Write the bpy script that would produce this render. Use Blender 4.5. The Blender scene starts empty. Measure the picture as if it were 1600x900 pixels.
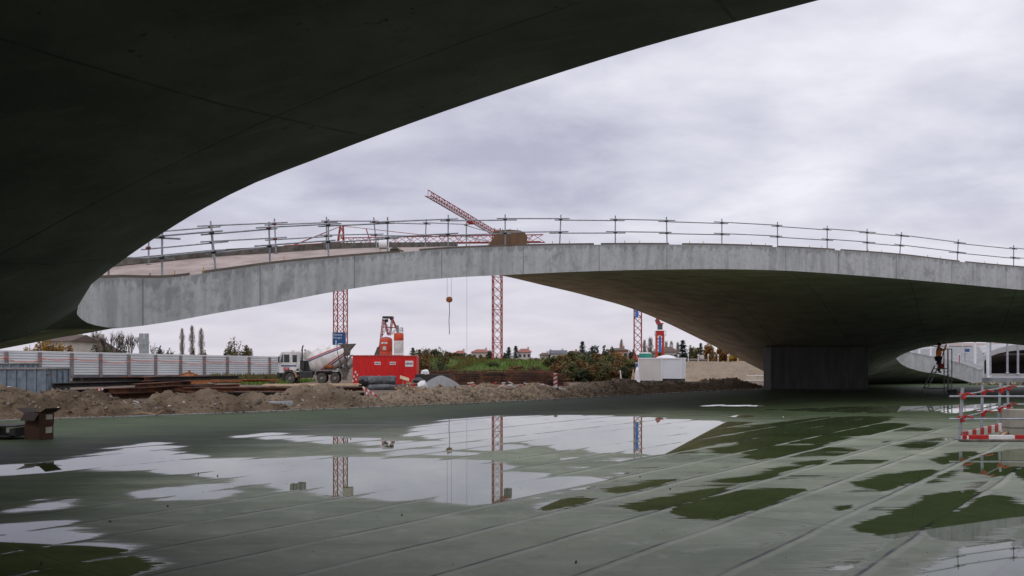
import bpy, bmesh, math, random
import numpy as np
from mathutils import Vector, Matrix, noise
from mathutils.geometry import delaunay_2d_cdt
R = math.radians
scene = bpy.context.scene
COL = scene.collection
random.seed(7)

# ---------------------------------------------------------------- camera
CAMH, F, HOR = 2.46, 1400.0, 561.0
K = 2.46 / 1.65
cam = bpy.data.cameras.new("camera")
cam_o = bpy.data.objects.new("camera", cam); COL.objects.link(cam_o)
cam_o.location = (0, 0, CAMH); cam_o.rotation_euler = (R(90), 0, 0)
cam.sensor_width = 36; cam.lens = 36 * F / 1600; cam.shift_y = (HOR - 450) / 1600
cam.clip_end = 8000; cam.clip_start = 0.1
scene.camera = cam_o

# ---------------------------------------------------------------- sky
world = bpy.data.worlds.new("World"); scene.world = world; world.use_nodes = True
nt = world.node_tree; nt.nodes.clear()
def wn(t, **k):
    n = nt.nodes.new(t)
    for a, b in k.items(): setattr(n, a, b)
    return n
SUN_EL, SUN_AZ = 42, 215      # degrees; azimuth clockwise from +Y: behind the camera, a little left
out = wn('ShaderNodeOutputWorld'); bg = wn('ShaderNodeBackground')
sky = wn('ShaderNodeTexSky', sky_type='NISHITA', sun_disc=False, sun_elevation=R(SUN_EL), sun_rotation=R(SUN_AZ))
tc = wn('ShaderNodeTexCoord'); sep = wn('ShaderNodeSeparateXYZ')
L = nt.links.new
L(tc.outputs['Generated'], sep.inputs[0])
def wm(op, a, b=None, c=None, clamp=False):
    n = wn('ShaderNodeMath', operation=op, use_clamp=clamp)
    for i, v in enumerate((a, b, c)):
        if v is None: continue
        if isinstance(v, (int, float)): n.inputs[i].default_value = v
        else: L(v, n.inputs[i])
    return n.outputs[0]
zz = wm('MAXIMUM', sep.outputs['Z'], 0.0)
den = wm('ADD', zz, 0.24)
comb = wn('ShaderNodeCombineXYZ')
L(wm('DIVIDE', sep.outputs['X'], den), comb.inputs[0]); L(wm('DIVIDE', sep.outputs['Y'], den), comb.inputs[1])
n1 = wn('ShaderNodeTexNoise'); n1.inputs['Scale'].default_value = 2.4; n1.inputs['Detail'].default_value = 7; n1.inputs['Roughness'].default_value = 0.56; n1.inputs['Distortion'].default_value = 0.15
n2 = wn('ShaderNodeTexNoise'); n2.inputs['Scale'].default_value = 0.8; n2.inputs['Detail'].default_value = 3
mp2 = wn('ShaderNodeMapping'); mp2.inputs['Location'].default_value = (5.3, 2.2, 0)
mp1 = wn('ShaderNodeMapping'); mp1.inputs['Location'].default_value = (1.7, 0.4, 0); mp1.inputs['Scale'].default_value = (0.9, 1.1, 1)
L(comb.outputs[0], mp1.inputs[0]); L(comb.outputs[0], mp2.inputs[0]); L(mp1.outputs[0], n1.inputs['Vector']); L(mp2.outputs[0], n2.inputs['Vector'])
cl = wm('ADD', wm('MULTIPLY', n1.outputs[0], 0.62), wm('MULTIPLY', n2.outputs[0], 0.5))
cl = wm('ADD', cl, wm('MULTIPLY', sep.outputs['X'], 0.24))
rampc = wn('ShaderNodeValToRGB'); L(cl, rampc.inputs[0])
e = rampc.color_ramp.elements
e[0].position = 0.45; e[0].color = (4.4, 4.4, 5.5, 1)
e[1].position = 0.76; e[1].color = (8.2, 8.2, 8.8, 1)
m_ = e.new(0.56); m_.color = (5.7, 5.7, 6.7, 1)
# paler, slightly pink air low over the horizon
hz = wn('ShaderNodeMix', data_type='RGBA'); hz.inputs[7].default_value = (7.5, 7.05, 7.6, 1)
hf = wm('SUBTRACT', 1.0, wm('DIVIDE', zz, 0.17), clamp=True)
L(wm('MULTIPLY', hf, 0.65), hz.inputs[0]); L(rampc.outputs[0], hz.inputs[6])
# overcast sky is brighter towards the zenith
zen = wm('ADD', 1.0, wm('MULTIPLY', wm('SUBTRACT', zz, 0.42, clamp=True), 1.6))
vm = wn('ShaderNodeVectorMath', operation='SCALE'); L(hz.outputs[2], vm.inputs[0]); L(zen, vm.inputs['Scale'])
mixs = wn('ShaderNodeMix', data_type='RGBA'); mixs.inputs[0].default_value = 0.95
L(sky.outputs[0], mixs.inputs[6]); L(vm.outputs[0], mixs.inputs[7])
L(mixs.outputs[2], bg.inputs['Color']); bg.inputs['Strength'].default_value = 0.1
L(bg.outputs[0], out.inputs[0])

# ---------------------------------------------------------------- sun (veiled by cloud)
sd = bpy.data.lights.new("sun", 'SUN'); sd.energy = 0.6; sd.angle = R(25); sd.color = (1, 0.96, 0.9)
so = bpy.data.objects.new("sun", sd); COL.objects.link(so)
el, az = R(SUN_EL), R(SUN_AZ)
sv = Vector((math.sin(az) * math.cos(el), math.cos(az) * math.cos(el), math.sin(el)))
so.rotation_euler = sv.to_track_quat('Z', 'Y').to_euler(); so.location = (0, 0, 60)

vs = scene.view_settings
vs.view_transform = 'Standard'; vs.look = 'None'; vs.gamma = 1; vs.use_curve_mapping = False; vs.exposure = 0.12

# ---------------------------------------------------------------- helpers
GZ = -0.04            # level of the building ground beyond the slab
def P(px, py, D): return Vector(((px - 800) / F * D, D, CAMH + (HOR - py) / F * D))
def PX(px, D, z=0.0): return Vector(((px - 800) / F * D, D, z))
def G(px, py, z=GZ):
    D = (CAMH - z) * F / (py - HOR); return Vector(((px - 800) / F * D, D, z))

MATS = {}
def mat(name, col, rough=0.7, col2=None, scale=3.0, bump=0.0, metal=0.0, detail=6, stretch=(1, 1, 1), spec=0.5, lo=0.35, hi=0.65, bscale=None):
    if name in MATS: return MATS[name]
    m = bpy.data.materials.new(name); m.use_nodes = True; t = m.node_tree; b = t.nodes['Principled BSDF']
    b.inputs['Base Color'].default_value = (*col, 1); b.inputs['Roughness'].default_value = rough
    b.inputs['Metallic'].default_value = metal; b.inputs['Specular IOR Level'].default_value = spec
    tcn = t.nodes.new('ShaderNodeTexCoord'); mp = t.nodes.new('ShaderNodeMapping'); mp.inputs['Scale'].default_value = stretch
    t.links.new(tcn.outputs['Object'], mp.inputs[0])
    nz = t.nodes.new('ShaderNodeTexNoise'); nz.inputs['Scale'].default_value = scale; nz.inputs['Detail'].default_value = detail
    t.links.new(mp.outputs[0], nz.inputs['Vector'])
    if col2 is None: col2 = tuple(c * 0.72 for c in col)
    r = t.nodes.new('ShaderNodeValToRGB'); r.color_ramp.elements[0].position = lo; r.color_ramp.elements[1].position = hi
    r.color_ramp.elements[0].color = (*col2, 1); r.color_ramp.elements[1].color = (*col, 1)
    t.links.new(nz.outputs[0], r.inputs[0]); t.links.new(r.outputs[0], b.inputs['Base Color'])
    if bump:
        bp = t.nodes.new('ShaderNodeBump'); bp.inputs['Strength'].default_value = bump; bp.inputs['Distance'].default_value = 0.05
        n3 = t.nodes.new('ShaderNodeTexNoise'); n3.inputs['Scale'].default_value = bscale or scale * 6; n3.inputs['Detail'].default_value = 5
        t.links.new(mp.outputs[0], n3.inputs['Vector']); t.links.new(n3.outputs[0], bp.inputs['Height']); t.links.new(bp.outputs[0], b.inputs['Normal'])
    MATS[name] = m; return m

class NB:      # tiny node builder for hand-made materials
    def __init__(s, name):
        s.m = bpy.data.materials.new(name); s.m.use_nodes = True; s.t = s.m.node_tree; s.b = s.t.nodes['Principled BSDF']; MATS[name] = s.m
    def n(s, t, **k):
        x = s.t.nodes.new(t)
        for a, b in k.items(): setattr(x, a, b)
        return x
    def set(s, sock, v):
        if isinstance(v, (int, float)): sock.default_value = v
        elif isinstance(v, tuple): sock.default_value = v if len(v) != 3 or sock.type == 'VECTOR' else (*v, 1)
        else: s.t.links.new(v, sock)
    def math(s, op, a, b=None, clamp=False):
        x = s.n('ShaderNodeMath', operation=op, use_clamp=clamp); s.set(x.inputs[0], a)
        if b is not None: s.set(x.inputs[1], b)
        return x.outputs[0]
    def mix(s, f, a, b):
        x = s.n('ShaderNodeMix', data_type='RGBA'); s.set(x.inputs[0], f); s.set(x.inputs[6], a); s.set(x.inputs[7], b); return x.outputs[2]
    def noise(s, vec, scale, detail=5, rough=0.5, dist=0.0):
        x = s.n('ShaderNodeTexNoise'); x.inputs['Scale'].default_value = scale; x.inputs['Detail'].default_value = detail
        x.inputs['Roughness'].default_value = rough; x.inputs['Distortion'].default_value = dist
        if vec is not None: s.t.links.new(vec, x.inputs['Vector'])
        return x.outputs[0]
    def map(s, vec, scale=(1, 1, 1), rot=(0, 0, 0), loc=(0, 0, 0)):
        x = s.n('ShaderNodeMapping'); s.t.links.new(vec, x.inputs[0]); x.inputs['Scale'].default_value = scale
        x.inputs['Rotation'].default_value = rot; x.inputs['Location'].default_value = loc; return x.outputs[0]
    def ramp(s, v, lo, hi):
        x = s.n('ShaderNodeMapRange', interpolation_type='SMOOTHSTEP'); s.set(x.inputs[0], v); x.inputs[1].default_value = lo; x.inputs[2].default_value = hi
        return x.outputs[0]
    def line(s, v, period, offset, width):       # 1 on thin lines repeated along v
        a = s.math('SUBTRACT', v, offset); a = s.math('DIVIDE', a, period); a = s.math('ADD', a, 0.5)
        a = s.math('FLOORED_MODULO', a, 1.0); a = s.math('ABSOLUTE', s.math('SUBTRACT', a, 0.5)); a = s.math('MULTIPLY', a, period)
        x = s.n('ShaderNodeMapRange'); s.set(x.inputs[0], a); x.inputs[1].default_value = width * 0.4; x.inputs[2].default_value = width
        x.inputs[3].default_value = 1; x.inputs[4].default_value = 0; return x.outputs[0]
    def bump(s, h, strength, dist=0.02):
        x = s.n('ShaderNodeBump'); x.inputs['Strength'].default_value = strength; x.inputs['Distance'].default_value = dist
        s.t.links.new(h, x.inputs['Height']); s.t.links.new(x.outputs[0], s.b.inputs['Normal'])

def tag(o, label=None, cat=None, group=None, kind=None):
    if label: o['label'] = label
    if cat: o['category'] = cat
    if group: o['group'] = group
    if kind: o['kind'] = kind
    return o
def empty(name, label, cat, loc=(0, 0, 0), rz=0.0, group=None):
    o = bpy.data.objects.new(name, None); COL.objects.link(o); o.location = loc; o.rotation_euler = (0, 0, rz)
    o.empty_display_size = 0.2
    return tag(o, label, cat, group)

class MB:
    def __init__(s): s.v = []; s.f = []; s.mi = []; s.cur = 0; s.uv = None
    def add(s, vs, fs):
        b = len(s.v); s.v += [tuple(v) for v in vs]; s.f += [tuple(i + b for i in f) for f in fs]; s.mi += [s.cur] * len(fs); return s
    def box(s, c, size, rz=0.0, mtx=None):
        x, y, z = (d / 2 for d in size)
        vs = [Vector((a * x, b * y, d * z)) for a in (-1, 1) for b in (-1, 1) for d in (-1, 1)]
        M = mtx or Matrix.Rotation(rz, 3, 'Z')
        vs = [M @ v + Vector(c) for v in vs]
        return s.add(vs, [(0, 1, 3, 2), (4, 6, 7, 5), (0, 4, 5, 1), (2, 3, 7, 6), (0, 2, 6, 4), (1, 5, 7, 3)])
    def span(s, a, b):      # box from min corner to max corner
        a, b = Vector(a), Vector(b); return s.box((a + b) / 2, b - a)
    def bar(s, p, q, r, n=6, r2=None):
        p, q = Vector(p), Vector(q); d = q - p
        if d.length < 1e-6: return s
        z = d.normalized(); x = z.orthogonal().normalized(); y = z.cross(x); r2 = r if r2 is None else r2
        vs = []
        for i in range(n):
            a = 2 * math.pi * (i + .5) / n; w = x * math.cos(a) + y * math.sin(a); vs += [p + w * r, q + w * r2]
        fs = [(2 * i, (2 * i + 2) % (2 * n), (2 * i + 3) % (2 * n), 2 * i + 1) for i in range(n)]
        fs += [tuple(2 * i for i in range(n))[::-1], tuple(2 * i + 1 for i in range(n))]
        return s.add(vs, fs)
    def tube(s, pts, r, n=6):
        for a, b in zip(pts[:-1], pts[1:]): s.bar(a, b, r, n)
        return s
    def lathe(s, prof, n=20, mtx=None):      # prof: (radius, z)
        vs = []; fs = []
        for r, z in prof:
            for i in range(n):
                a = 2 * math.pi * i / n; vs.append(Vector((r * math.cos(a), r * math.sin(a), z)))
        if mtx: vs = [mtx @ v for v in vs]
        for k in range(len(prof) - 1):
            for i in range(n):
                j = (i + 1) % n; fs.append((k * n + i, k * n + j, (k + 1) * n + j, (k + 1) * n + i))
        fs.append(tuple(range(n))[::-1]); fs.append(tuple(range((len(prof) - 1) * n, len(prof) * n)))
        return s.add(vs, fs)
    def prism(s, poly, y0, y1, mtx=None):      # poly in xz, extruded along y
        n = len(poly); vs = [Vector((x, y0, z)) for x, z in poly] + [Vector((x, y1, z)) for x, z in poly]
        if mtx: vs = [mtx @ v for v in vs]
        fs = [tuple(range(n)), tuple(range(n, 2 * n))[::-1]] + [(i, i + n, (i + 1) % n + n, (i + 1) % n) for i in range(n)]
        return s.add(vs, fs)
    def build(s, name, mats, parent=None, smooth=False, bevel=0.0, loc=None, rz=0.0):
        me = bpy.data.meshes.new(name); me.from_pydata(s.v, [], s.f)
        if not isinstance(mats, (list, tuple)): mats = [mats]
        for m in mats: me.materials.append(MATS[m] if isinstance(m, str) else m)
        if len(mats) > 1: me.polygons.foreach_set('material_index', s.mi)
        bm = bmesh.new(); bm.from_mesh(me); bmesh.ops.recalc_face_normals(bm, faces=bm.faces); bm.to_mesh(me); bm.free()
        if smooth: me.polygons.foreach_set('use_smooth', [True] * len(me.polygons))
        me.update()
        o = bpy.data.objects.new(name, me); COL.objects.link(o)
        if parent: o.parent = parent
        if loc is not None: o.location = loc
        if rz: o.rotation_euler = (0, 0, rz)
        if smooth:
            es = o.modifiers.new('edges', 'EDGE_SPLIT'); es.split_angle = R(40)
        if bevel:
            bv = o.modifiers.new('bevel', 'BEVEL'); bv.width = bevel; bv.segments = 2; bv.limit_method = 'ANGLE'
        return o

def text_part(body, size, matname, parent, loc, rot, name='lettering', align='CENTER', name_bold=0.0):
    cu = bpy.data.curves.new(name, 'FONT'); cu.body = body; cu.size = size; cu.align_x = align; cu.align_y = 'CENTER'; cu.extrude = 0.004
    cu.offset = name_bold
    t = bpy.data.objects.new('tmp', cu); COL.objects.link(t)
    dg = bpy.context.evaluated_depsgraph_get(); me = bpy.data.meshes.new_from_object(t.evaluated_get(dg))
    bpy.data.objects.remove(t); bpy.data.curves.remove(cu)
    me.name = name; me.materials.clear(); me.materials.append(MATS[matname] if isinstance(matname, str) else matname)
    o = bpy.data.objects.new(name, me); COL.objects.link(o); o.parent = parent; o.location = loc; o.rotation_euler = rot
    return o

def copy_tree(o, parent=None):
    c = o.copy(); COL.objects.link(c)
    if parent: c.parent = parent
    for ch in list(o.children):
        copy_tree(ch, c)
    return c

def spline(pts, step):      # Catmull-Rom through n-D points, resampled about every `step` metres in plan
    pts = [np.array(p, float) for p in pts]; res = []
    for i in range(len(pts) - 1):
        p0 = pts[max(i - 1, 0)]; p1 = pts[i]; p2 = pts[i + 1]; p3 = pts[min(i + 2, len(pts) - 1)]
        # centripetal-ish tangents limited by the segment length
        L1 = np.linalg.norm(p2[:2] - p1[:2]); L0 = max(np.linalg.norm(p1[:2] - p0[:2]), 1e-6); L2 = max(np.linalg.norm(p3[:2] - p2[:2]), 1e-6)
        m1 = (p2 - p1) if i == 0 else ((p1 - p0) / L0 * L1 + (p2 - p1) / L1 * L0) / (L0 + L1) * L1
        m2 = (p2 - p1) if i == len(pts) - 2 else ((p2 - p1) / L1 * L2 + (p3 - p2) / L2 * L1) / (L1 + L2) * L1
        n = max(1, int(round(L1 / step)))
        for k in range(n):
            t = k / n; h = (2 * t**3 - 3 * t**2 + 1, t**3 - 2 * t**2 + t, -2 * t**3 + 3 * t**2, t**3 - t**2)
            res.append(h[0] * p1 + h[1] * m1 + h[2] * p2 + h[3] * m2)
    res.append(pts[-1]); return res

class TPS:
    def __init__(s, pts, lam=0.02):
        p = np.array(pts, float); s.p = p[:, :2]; n = len(p)
        K = s.U(s.p, s.p) + lam * np.eye(n); Q = np.hstack([np.ones((n, 1)), s.p])
        A = np.zeros((n + 3, n + 3)); A[:n, :n] = K; A[:n, n:] = Q; A[n:, :n] = Q.T
        s.w = np.linalg.solve(A, np.concatenate([p[:, 2], np.zeros(3)]))
    def U(s, a, b):
        d2 = ((a[:, None, :] - b[None, :, :]) ** 2).sum(2); return 0.5 * d2 * np.log(d2 + 1e-9)
    def __call__(s, q):
        q = np.atleast_2d(np.array(q, float))[:, :2]
        return s.U(q, s.p) @ s.w[:-3] + np.hstack([np.ones((len(q), 1)), q]) @ s.w[-3:]
def inside(poly, pts):
    p = np.array(poly)[:, :2]; x, y = pts[:, 0], pts[:, 1]; r = np.zeros(len(pts), bool); j = len(p) - 1
    for i in range(len(p)):
        c = ((p[i, 1] > y) != (p[j, 1] > y)) & (x < (p[j, 0] - p[i, 0]) * (y - p[i, 1]) / (p[j, 1] - p[i, 1] + 1e-12) + p[i, 0]); r ^= c; j = i
    return r
def dist_poly(poly, pts):
    p = np.array(poly)[:, :2]; best = np.full(len(pts), 1e9)
    for i in range(len(p)):
        a, b = p[i - 1], p[i]; ab = b - a; t = np.clip(((pts - a) @ ab) / (ab @ ab + 1e-12), 0, 1)
        best = np.minimum(best, np.linalg.norm(pts - (a + t[:, None] * ab), axis=1))
    return best

# ---------------------------------------------------------------- materials
# concrete soffit: board joints, stains
def concrete_soffit():
    s = NB('soffit_concrete'); c = s.n('ShaderNodeTexCoord').outputs['Object']
    sp = s.n('ShaderNodeSeparateXYZ'); wob = s.noise(c, 0.25, 2)
    s.t.links.new(c, sp.inputs[0]); x, y = sp.outputs[0], sp.outputs[1]
    w = s.math('MULTIPLY', s.math('SUBTRACT', wob, 0.5), 0.1)
    a = s.math('ADD', s.math('ADD', s.math('MULTIPLY', x, 0.894), s.math('MULTIPLY', y, -0.447)), w)
    b = s.math('ADD', s.math('ADD', s.math('MULTIPLY', x, 0.40), s.math('MULTIPLY', y, 0.917)), w)
    l1 = s.line(a, 5.2, -7.6, 0.032); l2 = s.line(b, 4.4, 9.0, 0.028)
    l3 = s.line(a, 1.3, -7.6, 0.014); l4 = s.line(b, 2.2, 9.0, 0.014)
    ln = s.math('MAXIMUM', l1, l2); ln2 = s.math('MAXIMUM', l3, l4)
    n1 = s.noise(c, 0.7, 8, 0.6); n2 = s.noise(s.map(c, (0.6, 2.5, 1), (0, 0, R(25))), 1.2, 6, 0.6); n3 = s.noise(c, 7, 4, 0.6)
    col = s.mix(s.ramp(n1, 0.3, 0.7), (0.22, 0.222, 0.205), (0.37, 0.37, 0.345))
    col = s.mix(s.math('MULTIPLY', s.ramp(n2, 0.55, 0.80), 0.4), col, (0.56, 0.56, 0.52))
    col = s.mix(s.math('MULTIPLY', s.ramp(s.math('ADD', n3, s.math('MULTIPLY', s.math('SUBTRACT', n1, .5), .4)), 0.66, 0.74), 0.7), col, (0.06, 0.055, 0.045))
    near_shade = s.ramp(s.math('ADD', y, s.math('MULTIPLY', n1, 6)), 27, 23)      # shade painted into the soffit round the near side of the patio
    new = s.ramp(s.math('SUBTRACT', s.math('ADD', x, s.math('MULTIPLY', n1, 10)), s.math('MULTIPLY', y, 0.25)), 16, 4)  # warm brightening painted on the left span for light bounced off bare earth
    new = s.math('MULTIPLY', new, s.math('SUBTRACT', 1.0, near_shade))
    mo = s.n('ShaderNodeMix', data_type='RGBA', blend_type='MULTIPLY'); s.set(mo.inputs[0], near_shade); s.set(mo.inputs[6], col); mo.inputs[7].default_value = (0.48, 0.52, 0.49, 1)
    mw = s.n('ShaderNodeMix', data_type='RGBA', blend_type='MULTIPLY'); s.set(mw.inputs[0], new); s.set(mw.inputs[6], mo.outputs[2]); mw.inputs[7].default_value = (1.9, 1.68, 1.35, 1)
    mr_ = s.n('ShaderNodeMix', data_type='RGBA', blend_type='MULTIPLY'); s.set(mr_.inputs[0], s.math('MULTIPLY', s.ramp(x, 20, 30), s.math('SUBTRACT', 1.0, near_shade))); s.set(mr_.inputs[6], mw.outputs[2]); mr_.inputs[7].default_value = (1.5, 1.55, 1.5, 1)  # lightening painted over the right soffit, as if more light reached it
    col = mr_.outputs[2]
    col = s.mix(s.math('MULTIPLY', ln2, s.math('ADD', 0.15, s.math('MULTIPLY', new, 0.35))), col, (0.06, 0.06, 0.055)); col = s.mix(s.math('MULTIPLY', ln, s.math('ADD', 0.15, s.math('MULTIPLY', s.ramp(n2, .3, .6), .5))), col, (0.05, 0.05, 0.045))
    s.set(s.b.inputs['Base Color'], col); s.b.inputs['Roughness'].default_value = 0.75
    s.b.inputs['Specular IOR Level'].default_value = 0.25
    s.bump(s.math('SUBTRACT', n3, ln), 0.3)
concrete_soffit()
def concrete_fascia(name, joints=3.9, base=(0.52, 0.52, 0.52), dark=(0.35, 0.35, 0.355)):
    s = NB(name); uv = s.n('ShaderNodeUVMap').outputs[0]
    sp = s.n('ShaderNodeSeparateXYZ'); s.t.links.new(uv, sp.inputs[0]); u, v = sp.outputs[0], sp.outputs[1]
    streak = s.noise(s.map(uv, (2.6, 0.35, 1)), 1.0, 6, 0.6)
    streak2 = s.noise(s.map(uv, (0.55, 0.4, 1)), 1.0, 5, 0.55)
    mott = s.noise(s.map(uv, (1, 1, 1)), 4.5, 8, 0.7)
    fine = s.noise(s.map(uv, (1, 1, 1)), 22, 3, 0.6)
    edge = s.noise(s.map(uv, (3.5, 0.2, 1)), 1.0, 4, 0.7)
    col = s.mix(s.ramp(streak, 0.32, 0.66), dark, base)
    col = s.mix(s.math('MULTIPLY', s.ramp(streak2, 0.42, 0.6), 0.5), col, tuple(c * 1.12 for c in base))
    col = s.mix(s.math('MULTIPLY', s.ramp(mott, 0.48, 0.66), 0.5), col, tuple(c * 0.55 for c in base))
    # damp running down from the top edge, ragged
    wet = s.ramp(s.math('ADD', v, s.math('MULTIPLY', s.math('SUBTRACT', edge, 0.5), 1.1)), 0.84, 0.93)
    col = s.mix(s.math('MULTIPLY', wet, 0.6), col, tuple(c * 0.42 for c in base))
    patch = s.noise(s.map(uv, (0.9, 0.8, 1), (0, 0, 0), (3.7, 1.1, 0)), 1.0, 8, 0.72)
    col = s.mix(s.math('MULTIPLY', s.ramp(patch, 0.54, 0.64), 0.55), col, tuple(c * 0.45 for c in base))
    col = s.mix(s.math('MULTIPLY', s.ramp(fine, 0.66, 0.74), 0.7), col, (0.09, 0.09, 0.09))
    jl = s.line(u, joints, 1.1, 0.035); col = s.mix(s.math('MULTIPLY', jl, 0.55), col, (0.12, 0.12, 0.12))
    s.set(s.b.inputs['Base Color'], col); s.b.inputs['Roughness'].default_value = 0.8; s.b.inputs['Specular IOR Level'].default_value = 0.3
    s.bump(s.math('ADD', mott, s.math('MULTIPLY', fine, 0.3)), 0.35)
concrete_fascia('fascia_concrete')
def deck_material():
    s = NB('deck_screed'); c = s.n('ShaderNodeTexCoord').outputs['Object']; sp = s.n('ShaderNodeSeparateXYZ'); s.t.links.new(c, sp.inputs[0])
    n1 = s.noise(c, 1.1, 7, .65); n2 = s.noise(s.map(c, (1, 3, 1), (0, 0, R(-35))), 2.5, 5, .6); n3 = s.noise(c, 9, 4, .7)
    a = s.mix(s.ramp(n1, .35, .65), (0.30, 0.24, 0.205), (0.44, 0.355, 0.31)); a = s.mix(s.math('MULTIPLY', s.ramp(n2, .55, .7), .5), a, (.24, .19, .165)); a = s.mix(s.math('MULTIPLY', s.ramp(n3, .6, .7), .5), a, (.55, .47, .42))
    g = s.mix(s.ramp(n1, .35, .65), (0.20, 0.20, 0.20), (0.30, 0.295, 0.29)); g = s.mix(s.math('MULTIPLY', s.ramp(n3, .58, .7), .5), g, (.13, .13, .13))
    s.set(s.b.inputs['Base Color'], s.mix(s.ramp(sp.outputs[1], 50, 54), a, g)); s.b.inputs['Roughness'].default_value = .9; s.bump(s.math('ADD', n1, n3), .4, .04)
deck_material()
mat('dark_pier', (0.10, 0.10, 0.095), 0.8, (0.065, 0.065, 0.062), 1.2, 0.3, stretch=(2, 2, 0.4))  # pier concrete in a darker tone
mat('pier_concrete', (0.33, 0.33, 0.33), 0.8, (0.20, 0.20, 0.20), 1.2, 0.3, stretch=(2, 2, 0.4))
mat('dark_felt', (0.06, 0.055, 0.05), 0.9)
mat('timber_strip', (0.16, 0.13, 0.10), 0.85)
mat('galvanised', (0.36, 0.37, 0.39), 0.45, (0.22, 0.23, 0.25), 6, metal=0.6)
mat('galvanised_light', (0.46, 0.48, 0.52), 0.5, (0.30, 0.32, 0.35), 6, metal=0.35)
mat('red_paint', (0.55, 0.02, 0.015), 0.5, (0.34, 0.015, 0.012), 4)
mat('red_container', (0.70, 0.006, 0.005), 0.55, (0.44, 0.010, 0.008), 2.2, stretch=(2, 2, .35), lo=.25, hi=.6)
mat('crane_red', (0.42, 0.075, 0.06), 0.6, (0.27, 0.045, 0.035), 1.5)
mat('crane_orange', (0.72, 0.09, 0.03), 0.45, (0.52, 0.05, 0.02), 1)
mat('white_paint', (0.80, 0.79, 0.76), 0.5, (0.56, 0.54, 0.50), 1.8)
mat('clean_white', (0.80, 0.80, 0.80), 0.4, (0.72, 0.72, 0.72), 2)
mat('dirty_white', (0.60, 0.57, 0.52), 0.7, (0.35, 0.32, 0.27), 3)
mat('blue_sign', (0.015, 0.09, 0.26), 0.4, (0.012, 0.07, 0.21), 2)
mat('blue_banner', (0.05, 0.20, 0.62), 0.5)
mat('black_rubber', (0.03, 0.029, 0.027), 0.8, (0.06, 0.053, 0.042), 5)
mat('tyre', (0.13, 0.115, 0.09), 0.9, (0.05, 0.045, 0.04), 5)
mat('glass_dark', (0.07, 0.08, 0.09), 0.1, (0.03, 0.035, 0.04), 2)
mat('muddy_metal', (0.16, 0.145, 0.12), 0.8, (0.07, 0.062, 0.052), 4, 0.3)
mat('dark_metal', (0.045, 0.045, 0.045), 0.6, (0.02, 0.02, 0.02), 4)
mat('grey_metal', (0.30, 0.29, 0.27), 0.6, (0.2, 0.19, 0.17), 5)
mat('rust', (0.19, 0.075, 0.035), 0.9, (0.06, 0.028, 0.018), 1.3, 0.3)
mat('rust_bright', (0.34, 0.12, 0.035), 0.9, (0.16, 0.055, 0.02), 5, 0.3)
mat('dark_steel', (0.052, 0.040, 0.033), 0.75, (0.022, 0.018, 0.016), 3, 0.3)
mat('timber', (0.50, 0.33, 0.19), 0.85, (0.34, 0.21, 0.12), 4)
mat('pale_timber', (0.62, 0.48, 0.32), 0.85, (0.48, 0.35, 0.22), 4)
mat('cardboard', (0.12, 0.058, 0.035), 0.9, (0.085, 0.042, 0.026), 5)
mat('cardboard_inside', (0.05, 0.032, 0.022), 0.9)
mat('skip_blue', (0.20, 0.25, 0.29), 0.65, (0.12, 0.15, 0.18), 2.5, 0.15)
mat('orange_cloth', (0.95, 0.30, 0.03), 0.8, (0.9, 0.25, 0.02))
mat('dark_cloth', (0.025, 0.028, 0.04), 0.9)
mat('skin', (0.42, 0.24, 0.17), 0.6)
mat('yellow_paint', (0.65, 0.38, 0.03), 0.6)
mat('green_plastic', (0.03, 0.36, 0.27), 0.5)
mat('brown_board', (0.15, 0.088, 0.045), 0.85, (0.105, 0.062, 0.034), 2.5)
mat('gravel', (0.30, 0.30, 0.29), 0.95, (0.19, 0.19, 0.185), 8, 0.6)
mat('plaster', (0.60, 0.55, 0.48), 0.9, (0.5, 0.46, 0.4), .5)
mat('plaster_orange', (0.50, 0.26, 0.15), 0.9, (0.44, 0.22, 0.13), .5)
mat('roof_red', (0.34, 0.13, 0.09), 0.9, (0.24, 0.09, 0.065), 1)
mat('roof_brown', (0.13, 0.09, 0.07), 0.9, (0.09, 0.065, 0.05), 1)
mat('roof_grey', (0.14, 0.145, 0.16), 0.9, (0.10, 0.10, 0.115), 1)
mat('window_dark', (0.05, 0.055, 0.06), 0.2)
mat('bark', (0.085, 0.065, 0.05), 0.95, (0.045, 0.035, 0.028), 6)
mat('bark_light', (0.20, 0.165, 0.14), 0.95, (0.12, 0.10, 0.085), 6)
mat('orange_tape', (0.80, 0.20, 0.12), 0.6)
mat('plastic_sheet', (0.035, 0.037, 0.04), 0.3, (0.02, 0.02, 0.022), 2)
mat('plastic_grey', (0.10, 0.105, 0.115), 0.4, (0.035, 0.038, 0.042), 3)
mat('stone', (0.24, 0.21, 0.18), 0.95, (0.15, 0.13, 0.11), 5)
def leafmat(name, c, c2):
    s = NB(name); ri = s.n('ShaderNodeTexCoord').outputs['Object']
    col = s.mix(s.ramp(s.noise(ri, 0.9, 3), 0.35, 0.65), c, c2); wn_ = s.n('ShaderNodeTexWhiteNoise'); g = s.n('ShaderNodeNewGeometry')
    s.t.links.new(g.outputs['Random Per Island'], wn_.inputs[0]); wn_.noise_dimensions = '1D'
    s.t.links.new(g.outputs['Random Per Island'], wn_.inputs['W'])
    v = s.n('ShaderNodeHueSaturation'); s.set(v.inputs['Value'], s.math('ADD', 0.6, s.math('MULTIPLY', wn_.outputs[0], 0.8))); s.set(v.inputs['Color'], col)
    s.set(s.b.inputs['Base Color'], v.outputs[0]); s.b.inputs['Roughness'].default_value = 0.8; s.b.inputs['Specular IOR Level'].default_value = 0.2
leafmat('leaf_dark', (0.045, 0.060, 0.026), (0.080, 0.095, 0.040))
leafmat('leaf_olive', (0.085, 0.088, 0.032), (0.15, 0.115, 0.042))
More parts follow.
